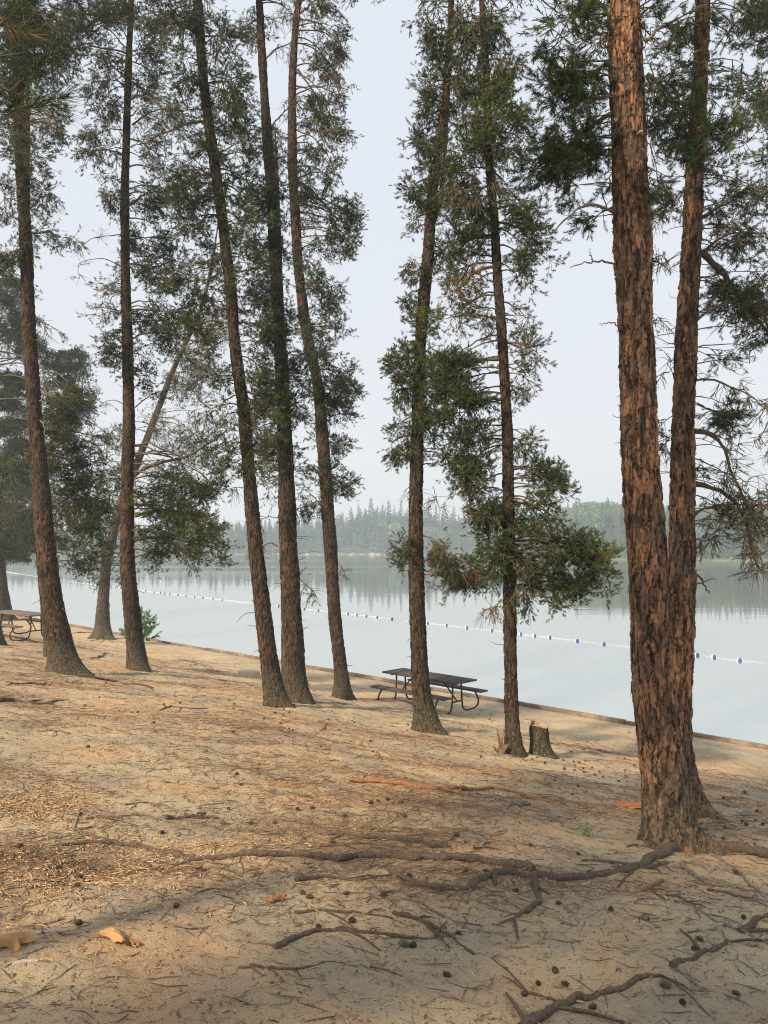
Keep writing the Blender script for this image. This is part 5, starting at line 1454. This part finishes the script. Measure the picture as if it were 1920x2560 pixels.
splints('wood_chunk', 24, 2352 + 20, 0.098, 'biggest split chunk of fresh yellow wood at the left edge', 'wood chunk', 'fresh_wood', 3, -0.5, 2, 0.26, 0.26)
splints('wood_chunk', 283, 2345, 0.086, 'splintered fresh yellow-orange wood piece near the lower left', 'wood chunk', 'fresh_wood', 8, -0.75, 2, 0.26, 0.26)
splints('wood_chunk', 322, 2362, 0.052, 'small orange-brown splinter lying against the splintered yellow wood piece', 'wood chunk', 'orange_wood', 5, -0.2, 2, 0.26, 0.26)
splints('wood_chunk', 690, 2255, 0.058, 'rounded brown-orange wood chunk left of the centre sand', 'wood chunk', 'orange_wood', 12, 0.5, 2, 0.26, 0.26)
splints('wood_chunk', 668, 2255, 0.039, 'small dark brown sliver touching the rounded wood chunk', 'wood chunk', 'deadwood', 13, -0.4, 2, 0.26, 0.26)
splints('bark_slab', 1572, 2018, 0.140, 'bright orange bark slab left of the thickest pine', 'bark piece', 'orange_wood', 14, 0.1, 4, 0.34, 0.12)
splints('wood_chip', 118, 2330, 0.046, 'pale grey wood chip in the yellow chips', 'wood chip', 'pale_log', 15, 0.5, 1, 0.30, 0.12)
splints('wood_chip', 125, 2308, 0.061, 'dark grey weathered wood piece lying in the yellow chips', 'wood chip', 'root_grey', 19, 0.3, 1, 0.30, 0.12)
splints('wood_chip', 262, 2210, 0.050, 'pale split wood chip near the upper edge of the yellow chips', 'wood chip', 'fresh_wood', 16, -0.3, 1, 0.30, 0.12)
splints('wood_chip', 60, 2410, 0.055, 'tan flat wood chip under the biggest yellow chunk', 'wood chip', 'pale_log', 17, 0.2, 1, 0.30, 0.12)
splints('wood_chip', 118, 2402, 0.033, 'small pale wood block below the yellow chips', 'wood chip', 'fresh_wood', 18, -0.2, 1, 0.30, 0.12)
splints('wood_chip', 495, 2505, 0.035, 'brown flat wood chip alone near the bottom edge, left of centre', 'wood chip', 'deadwood', 20, 0.6, 1, 0.30, 0.12)
splints('wood_chip', 1098, 2112, 0.039, 'pale cream wood chip under the end of the half-buried root', 'wood chip', 'cut_wood', 21, 0.0, 1, 0.30, 0.12)
splints('wood_chip', 1075, 2012, 0.033, 'small curved orange wood chip in the sunlit sand', 'wood chip', 'orange_wood', 22, 0.0, 1, 0.30, 0.12)
splints('wood_chip', 838, 1600 + 200, 0.055, 'orange wood flake in the shaded sand left of the brown pine', 'wood chip', 'orange_wood', 23, 0.5, 1, 0.30, 0.12)
splints('wood_chip', 990, 1900, 0.044, 'pale reddish wood flake on the sand in the middle', 'wood chip', 'cut_wood', 24, 0.5, 1, 0.30, 0.12)
lump('sawn_log', 622, 1690, 0.17, 'short pale sawn log lying behind the left one of the three trunks', 'log', 'pale_log', 25, (1.9, 0.5, 0.55), -0.15, 0.06, 0.2, (24, 16), 0.55)

# ================================================================== pine cones
rng = np.random.default_rng(41)
def cone_mesh(m, seed, open_=1.0):
    r = np.random.default_rng(seed)
    mb = MB()
    v, f = tubes(np.array([[[-0.5, 0, 0], [-.2, 0, 0], [.2, 0, 0], [.5, 0, 0]]]), np.array([[.10, .24, .20, .04]]), 8); mb.add(v, f, .3)
    for q in range(64):
        t = q / 63; a = q * 2.39996
        x = -0.42 + 0.88 * t
        rr_ = 0.12 + 0.20 * math.sin(math.pi * min(1, t * 0.85 + 0.18))
        o = np.array([x, math.cos(a) * 0.12, math.sin(a) * 0.12]); n_ = np.array([0, math.cos(a), math.sin(a)]); s_ = np.array([0, -math.sin(a), math.cos(a)])
        tip = o + n_ * rr_ * open_ + np.array([0.13, 0, 0])
        w_ = 0.09
        mb.add([o - s_ * w_ * .5, o + s_ * w_ * .5, tip + s_ * w_, tip - s_ * w_, tip - np.array([.06, 0, 0]) + n_ * -.02], [(0, 1, 2, 3)], r.uniform(.2, .8))
        mb.add([tip + s_ * w_, tip - s_ * w_, tip - s_ * w_ * .6 - np.array([.07, 0, 0]), tip + s_ * w_ * .6 - np.array([.07, 0, 0])], [(0, 1, 2, 3)], .4)
    o = mb.build('pine_cone', M[m], smooth=False)
    return o
protos = [cone_mesh('cone', 1), cone_mesh('cone', 2, 0.8), cone_mesh('cone_grey', 3, 0.95)]
first = [True, True, True]
def cone_at(x, y, size, k, label=None):
    o = protos[k] if first[k] else protos[k].copy()
    if not first[k]: COL.objects.link(o)
    first[k] = False
    z = gz(x, y)
    o.location = (x, y, z + size * 0.24)
    o.scale = (size, size, size)
    o.rotation_euler = (rng.uniform(0, 6.28), rng.normal(0, 0.25), rng.uniform(0, 6.28))
    tag(o, label or 'small dark open pine cone lying on the sand', 'pine cone', 'dark pine cones on the sand')
cl = []
for (x, y) in [(745, 790), (790, 775), (855, 765), (935, 785), (575, 875), (120, 915), (500, 1045), (305, 1375), (585, 1375), (350, 1400), (620, 1555), (405, 1600), (1020, 1720), (1485, 1230), (990, 1265), (1315, 1635), (270, 830), (360, 820), (960, 875), (815, 1395), (830, 1390), (1500, 280), (1300, 1000), (1360, 1230), (740, 385), (420, 420), (1240, 1910)]:
    cl.append((640 + x * .386, 1706 + y * .386))
for (x, y) in [(380, 1215), (510, 1275), (500, 1325), (120, 1075), (510, 1575), (1480, 825), (1050, 985), (570, 425), (1530, 600), (1560, 670), (1630, 920), (1140, 1460)]:
    cl.append((x * .386, 1706 + y * .386))
for (x, y) in [(280, 1890), (525, 2115), (1455, 2030), (1105, 2085), (345, 1975), (170, 1960), (1370, 755), (120, 1058), (1500, 1535), (1215, 1680), (430, 1120), (300, 1440), (80, 2030), (120, 1200), (590, 615), (640, 1480), (1180, 1735), (20, 1360), (500, 1240)]:
    cl.append((1280 + x * .386, 1706 + y * .386))
for x, y in cl:
    p = hit(x, y); cone_at(p[0], p[1], rng.uniform(0.028, 0.042), int(rng.random() < 0.4))
for (x, y, lab) in [(1280 + 990 * .386, 1706 + 1980 * .386, 'grey opened pine cone right of the thick mossy root'), (640 + 955 * .386, 1706 + 1715 * .386, 'grey pine cone just under the arched dark root'), (1280 + 865 * .386, 1706 + 1545 * .386, 'grey-brown pine cone on open sand below the thickest pine')]:
    p = hit(x, y); cone_at(p[0], p[1], 0.052, 2, lab)
for _ in range(90):
    c = [(1420, 1900, 90, 26), (1500, 1925, 80, 18), (1200, 1790, 120, 50), (900, 1800, 150, 60), (700, 1800, 120, 40), (1500, 1960, 250, 90), (500, 1760, 300, 60), (1830, 2050, 100, 90)][rng.integers(0, 8)]
    p = hit(c[0] + rng.normal(0, c[2] * .7), c[1] + rng.normal(0, c[3] * .7))
    if (SH0 - p[0] - p[1]) / math.sqrt(2) > 0.6: cone_at(p[0], p[1], rng.uniform(0.03, 0.042), int(rng.random() < 0.4))

# ================================================================== litter, crumbs and chips on the ground
def scatter(n, ymin, ymax, dens, seed, power=1.0):
    r = np.random.default_rng(seed)
    m = n * 5
    y = np.exp(r.uniform(math.log(ymin), math.log(ymax), m)) if power == 1 else r.uniform(ymin, ymax, m)
    x = r.uniform(-0.64, 0.62, m) * (y + 0.8)
    d = dens(x, y)
    s = (SH0 - x - y) / math.sqrt(2)
    keep = (r.random(m) < d) & (s > 0.25)
    x, y = x[keep][:n], y[keep][:n]
    return x, y, r

def fibres(name, n, ymin, ymax, dens, seed, L, W, m, label, tint=(0.1, 0.5), curl=0.25, thick=0.4):
    x, y, r = scatter(n, ymin, ymax, dens, seed)
    n = len(x); z = G(x, y)
    a = r.uniform(0, math.pi * 2, n); l = r.uniform(*L, n) * (1 + y * 0.03); w_ = r.uniform(*W, n) * (1 + y * 0.06)
    dx, dy = np.cos(a), np.sin(a)
    k = r.normal(0, curl, n)
    P0 = np.stack([x, y, z], 1)
    d = np.stack([dx, dy, 0 * dx], 1); s = np.stack([-dy, dx, 0 * dx], 1)
    p1 = P0 - d * l[:, None] / 2; p2 = P0 + s * (k * l)[:, None] * .4; p3 = P0 + d * l[:, None] / 2
    for q in (p1, p2, p3): q[:, 2] = G(q[:, 0], q[:, 1]) + r.uniform(0.3, 1.6, n) * w_ * 0.8 + 0.0012
    PP = np.stack([p1, p2, p3], 1)
    v, f = tubes(PP, w_[:, None] / 2 * np.array([[.55, 1, .5]]), 3)
    mb = MB(); mb.add(v, f, np.repeat(r.uniform(*tint, n), 9))
    return tag(mb.build(name, M[m]), label, None, None, 'stuff')

fibres('needle_litter', 60000, 2.6, 30, lambda x, y: 0.03 + litter_density(x, y) ** 2.0, 61, (0.022, 0.065), (0.0012, 0.0028), 'litter', 'brown fallen pine needles scattered over the sand', (0.0, 0.8), 0.12)
fibres('twig_litter', 9000, 2.8, 34, lambda x, y: 0.05 + litter_density(x, y) ** 2.0, 62, (0.03, 0.14), (0.002, 0.006), 'crumbs', 'dark broken twigs scattered over the sand', (0.0, 0.6), 0.2)
fibres('wood_shavings', 30000, 2.7, 7.5, lambda x, y: chip_density(x, y) ** 1.6, 63, (0.006, 0.045), (0.002, 0.007), 'chips', 'yellow wood shavings heaped at the lower left', (0.0, 0.8), 0.18)
fibres('stray_shavings', 5000, 3.0, 16, lambda x, y: 0.25 + 0.6 * np.clip(fbm(x * .8, y * 1.2, 3, 77) + .2, 0, 1), 64, (0.012, 0.045), (0.003, 0.008), 'chips', 'stray wood shavings thinly strewn over the sand', (0.0, 0.7), 0.2)

def crumbs(name, n, ymin, ymax, dens, seed, size, m, label, flat=0.5):
    x, y, r = scatter(n, ymin, ymax, dens, seed)
    n = len(x); z = G(x, y)
    sz = r.uniform(size[0], size[1], n) * (r.random(n) ** 1.5 * 1.0 + 0.35) * (1 + y * 0.035)
    base = np.array([[1, 0, 0], [-.5, .87, 0], [-.5, -.87, 0], [0.1, 0, 1], [0, 0, -.6]])
    V = base[None] * (1 + r.normal(0, 0.3, (n, 5, 3)))
    V[:, :, 2] *= flat
    a = r.uniform(0, 6.28, n); c, s = np.cos(a)[:, None], np.sin(a)[:, None]
    V = np.stack([V[..., 0] * c - V[..., 1] * s * .6, V[..., 0] * s + V[..., 1] * c * .6, V[..., 2]], -1) * sz[:, None, None]
    V = V + np.stack([x, y, z], 1)[:, None]
    f0 = np.array([[0, 1, 3], [1, 2, 3], [2, 0, 3], [1, 0, 4], [2, 1, 4], [0, 2, 4]])
    f = (np.arange(n)[:, None, None] * 5 + f0[None]).reshape(-1, 3)
    mb = MB(); mb.add(V.reshape(-1, 3), f, np.repeat(r.uniform(0, 1, n), 5))
    return tag(mb.build(name, M[m], smooth=False), label, None, None, 'stuff')
crumbs('bark_crumbs', 42000, 2.6, 34, lambda x, y: 0.10 + litter_density(x, y) ** 1.5, 65, (0.004, 0.013), 'crumbs', 'dark bark crumbs strewn over the sand')
crumbs('small_pebbles', 22000, 2.6, 14, lambda x, y: 0.5 + 0 * x, 66, (0.002, 0.0055), 'pale_log', 'coarse sand grains and tiny pebbles')

# a few weeds and a low tuft on the sand
def tuft(px, py, n, h, label, seed, m='needles_blue'):
    r = np.random.default_rng(seed); B = hit(px, py); mb = MB()
    for _ in range(n):
        a = r.uniform(0, 6.28); l = h * r.uniform(.5, 1.1); o = B + np.array([r.normal(0, .02), r.normal(0, .02), -.005])
        e = o + np.array([math.cos(a) * l * .5, math.sin(a) * l * .5, l * .8])
        p = bez(o[None], (o + np.array([0, 0, l * .6]))[None], e[None], 5)
        v, f = tubes(p, np.array([[.002, .002, .0018, .0012, .0006]]), 3); mb.add(v, f, r.uniform(.3, 1))
    tag(mb.build('weed_tuft', M[m]), label, 'weed')
tuft(285, 1860, 30, 0.05, 'tiny green weed tuft in the rippled sand at left', 3)
tuft(1465, 2092, 26, 0.16, 'thin dry grass tuft left of the thickest pine', 4)
tuft(1225, 1800, 20, 0.10, 'pale grass wisp behind the slim pine and the stump', 5)

# ================================================================== far shore
rng = np.random.default_rng(77)
def conifer(seed, dead=False, slim=1.0):
    r = np.random.default_rng(seed); mb = MB()
    H = 1.0
    v, f = tubes(np.array([[[0, 0, 0], [0, 0, .5], [0, 0, 1.0]]]), np.array([[.012, .008, .002]]), 5); mb.add(v, f, 0.1, 0)
    nb = 130 if not dead else 60
    for q in range(nb):
        t = (q + r.random()) / nb
        h = 0.12 + 0.87 * t if not dead else 0.05 + 0.9 * t
        R0 = (0.16 * (1 - t) ** 0.8 + 0.012) * slim * r.uniform(.6, 1.2)
        a = r.uniform(0, 6.28); d = np.array([math.cos(a), math.sin(a), 0]); s = np.array([-d[1], d[0], 0])
        dr = -0.30 if t < .7 else -0.05
        o = np.array([0, 0, h]); e = o + d * R0 + np.array([0, 0, R0 * dr])
        if dead:
            v, f = tubes(np.array([[o, (o + e) / 2 + [0, 0, .005], e]]), np.array([[.004, .003, .0015]]), 3); mb.add(v, f, r.uniform(0, .13), 0)
            continue
        w_ = R0 * 0.30
        mid = (o + e) / 2 + np.array([0, 0, 0.012])
        hang = np.array([0, 0, -R0 * .28])
        tn = r.uniform(.25, .62)
        mb.add([o, mid + s * w_, e, mid - s * w_, mid + s * w_ * .7 + hang, mid - s * w_ * .7 + hang, e + hang * .6], [(0, 1, 2), (0, 2, 3), (1, 4, 2), (3, 2, 5), (4, 6, 2), (5, 2, 6)], tn, 0)
    return mb
def broadleaf(seed):
    r = np.random.default_rng(seed); mb = MB()
    v, f = tubes(np.array([[[0, 0, 0], [0.01, 0, .4], [0, 0, .7]]]), np.array([[.018, .012, .006]]), 5); mb.add(v, f, 0.1, 0)
    cs = [(r.normal(0, .11), r.normal(0, .11), r.uniform(.45, .85), r.uniform(.12, .2)) for _ in range(9)]
    n = 330
    for q in range(n):
        c = cs[r.integers(0, 9)]; u = norm(r.normal(0, 1, 3)); u[2] = abs(u[2]) * 1.0 - .25
        p = np.array(c[:3]) + u * c[3] * r.uniform(.75, 1.1)
        a = norm(np.cross(u, r.normal(0, 1, 3))); b = np.cross(u, a) + u * r.normal(0, .5)
        l = r.uniform(.018, .038)
        mb.add([p - a * l, p + b * l * .8, p + a * l, p - b * l * .8], [(0, 1, 2, 3)], r.uniform(.55, 1.0), 0)
    return mb
def arrs(mb):
    v = np.concatenate(mb.v); t = np.concatenate(mb.t)
    o = []
    for f in mb.f:
        if f.shape[1] == 4: o += [f[:, [0, 1, 2]], f[:, [0, 2, 3]]]
        else: o.append(f)
    return v, np.concatenate(o), t
CO = [arrs(conifer(s, False, sl)) for s, sl in ((1, 1), (2, .8), (3, 1.15), (4, .7), (5, .95))]
DE = [arrs(conifer(s, True, 1.2)) for s in (11, 12, 13)]
BR = [arrs(broadleaf(s)) for s in (21, 22, 23, 24)]
def polar(deg, dist):
    a = math.radians(deg); return dist * math.sin(a), dist * math.cos(a)
forest = MB()
def place(mb, A, x, y, h, tshift=0.0, wide=1.0):
    v, f, t = A
    a = rng.uniform(0, 6.28); c, s = math.cos(a), math.sin(a)
    V = np.stack([(v[:, 0] * c - v[:, 1] * s) * h * wide, (v[:, 0] * s + v[:, 1] * c) * h * wide, v[:, 2] * h], 1) + np.array([x, y, gz(x, y) - .2])
    mb.add(V, f, np.clip(t + tshift * (t > .2), 0, 1))
topang = np.array([-40, -26, -18, -12, -9, -6, -3, -1, 1, 3, 5, 8, 11, 16, 20, 26, 40.0])
toph = np.array([14, 13.5, 13.5, 14, 14.5, 15, 16.5, 17.5, 17.5, 16.5, 15, 14, 12.5, 12.5, 13, 14, 14.0])
for deg in np.arange(-36, 37, 0.36):
    fd0 = far_d(math.radians(deg))
    for row in range(11):
        dd_ = 4 + row * 4.4 + rng.uniform(-2, 2); dg = deg + rng.uniform(-.3, .3)
        x, y = polar(dg, fd0 + dd_)
        hmax = np.interp(dg, topang, toph)
        broad = rng.random() < (0.75 if 10.5 < dg < 17.5 and row > 3 else 0.28 if dg > 9 and row > 2 else 0.06)
        if row == 0 and rng.random() < .45: continue
        if broad:
            place(forest, BR[rng.integers(0, 4)], x, y, hmax * rng.uniform(.62, .8), rng.uniform(-.12, .05), 1.1)
        elif rng.random() < (0.16 if row < 3 else 0.04):
            place(forest, DE[rng.integers(0, 3)], x, y, hmax * rng.uniform(.45, .75))
        else:
            hh_ = hmax * rng.uniform(.55, .92) * (0.72 if row == 0 else 1)
            place(forest, CO[rng.integers(0, 5)], x, y, hh_, rng.uniform(-.12, .18))
    # low bushes at the water
    for _ in range(2):
        dg = deg + rng.uniform(-.3, .3); x, y = polar(dg, fd0 + rng.uniform(1.5, 5))
        place(forest, BR[rng.integers(0, 4)], x, y, rng.uniform(1.2, 3.2), rng.uniform(-.15, .0), 1.8)
o = forest.build('far_forest', M['far_leaves'], smooth=False)
tag(o, 'hazy blue-green mixed forest along the far lake shore', None, None, 'stuff')

# single trees that stand out against the sky
sm_ = []
def single(A, name):
    mb = MB(); mb.add(A[0], A[1], A[2]); return mb.build(name, M['far_leaves'], smooth=False)
SP = [single(CO[0], 'spruce_tree'), single(CO[1], 'spruce_tree'), single(CO[2], 'spruce_tree')]
used = [0, 0, 0]
tall = [(838, 1288), (852, 1280), (877, 1264), (897, 1256), (912, 1268), (928, 1240), (944, 1262), (957, 1255), (972, 1246), (986, 1262), (1003, 1244), (1060, 1262), (1072, 1240), (1090, 1258), (1112, 1252), (1135, 1262), (1160, 1258), (1188, 1264), (560, 1290), (541, 1282), (527, 1290), (500, 1296), (470, 1292), (450, 1300), (820, 1296), (735, 1300), (760, 1296), (690, 1300), (1440, 1245), (1520, 1240), (1556, 1248), (1230, 1262), (1330, 1262), (1700, 1276), (1770, 1272)]
for i, (px, py) in enumerate(tall):
    a = math.atan((px - 960) / FPX)
    dist = far_d(a) + rng.uniform(10, 34)
    x, y = dist * math.sin(a), dist * math.cos(a)
    z0 = gz(x, y); ztop = P(px, py, y)[2]
    k = i % 3
    o = SP[k] if not used[k] else SP[k].copy()
    if used[k]: COL.objects.link(o)
    used[k] = 1
    h = max(6, ztop - z0)
    o.location = (x, y, z0 - .2); o.scale = (h * rng.uniform(.9, 1.2), h, h); o.rotation_euler = (0, 0, rng.uniform(0, 6))
    tag(o, 'tall pointed spruce rising hazily above the far forest', 'spruce tree', 'spruces rising above the far forest')
# pale rocks at the far waterline
for i, (px, sz) in enumerate([(880, 1.3), (905, .8), (935, 1.8), (948, 1.2), (965, .7), (700, 1.2), (660, .9), (800, .8), (838, 1.0), (420, 1.3), (455, .9), (515, .8), (770, 1.4), (975, 1.0)]):
    a = math.atan((px - 960) / FPX); d_ = far_d(a) + 0.6
    r = np.random.default_rng(i); mb = MB()
    th = np.linspace(0, 2 * math.pi, 12, endpoint=False); ph = np.linspace(-1.5, 1.5, 8); TH, PH = np.meshgrid(th, ph)
    V = np.stack([np.cos(PH) * np.cos(TH) * 1.5, np.cos(PH) * np.sin(TH), np.sin(PH) * .6], -1).reshape(-1, 3) * sz * .7
    V *= (1 + .3 * vn3(V[:, 0] + i, V[:, 1], V[:, 2], i))[:, None]
    idx = np.arange(96).reshape(8, 12); q0, q1 = idx[:-1], idx[1:]
    mb.add(V, np.stack([q0, np.roll(q0, -1, 1), np.roll(q1, -1, 1), q1], -1).reshape(-1, 4))
    o = mb.build('shore_rock', M['rock'], smooth=False); o.location = (d_ * math.sin(a), d_ * math.cos(a), 0.1)
    tag(o, 'low pale boulder at the far waterline below the hazy forest', 'rock', 'pale boulders along the far waterline')

# ================================================================== smoke haze
m = bpy.data.materials.new('haze'); m.use_nodes = True; t = m.node_tree; t.nodes.clear()
o_ = t.nodes.new('ShaderNodeOutputMaterial'); pv = t.nodes.new('ShaderNodeVolumePrincipled')
pv.inputs['Color'].default_value = (0.74, 0.88, 1.0, 1); pv.inputs['Density'].default_value = 0.0012; pv.inputs['Anisotropy'].default_value = 0.2
t.links.new(pv.outputs[0], o_.inputs['Volume'])
mb = MB(); box(mb, (0, 0, 16), 1460, 1460, 44)
hz_ = mb.build('haze', m, smooth=False); tag(hz_, kind='stuff')
print('scene built', sum(len(o.data.polygons) for o in bpy.data.objects if o.type == 'MESH'), 'faces')
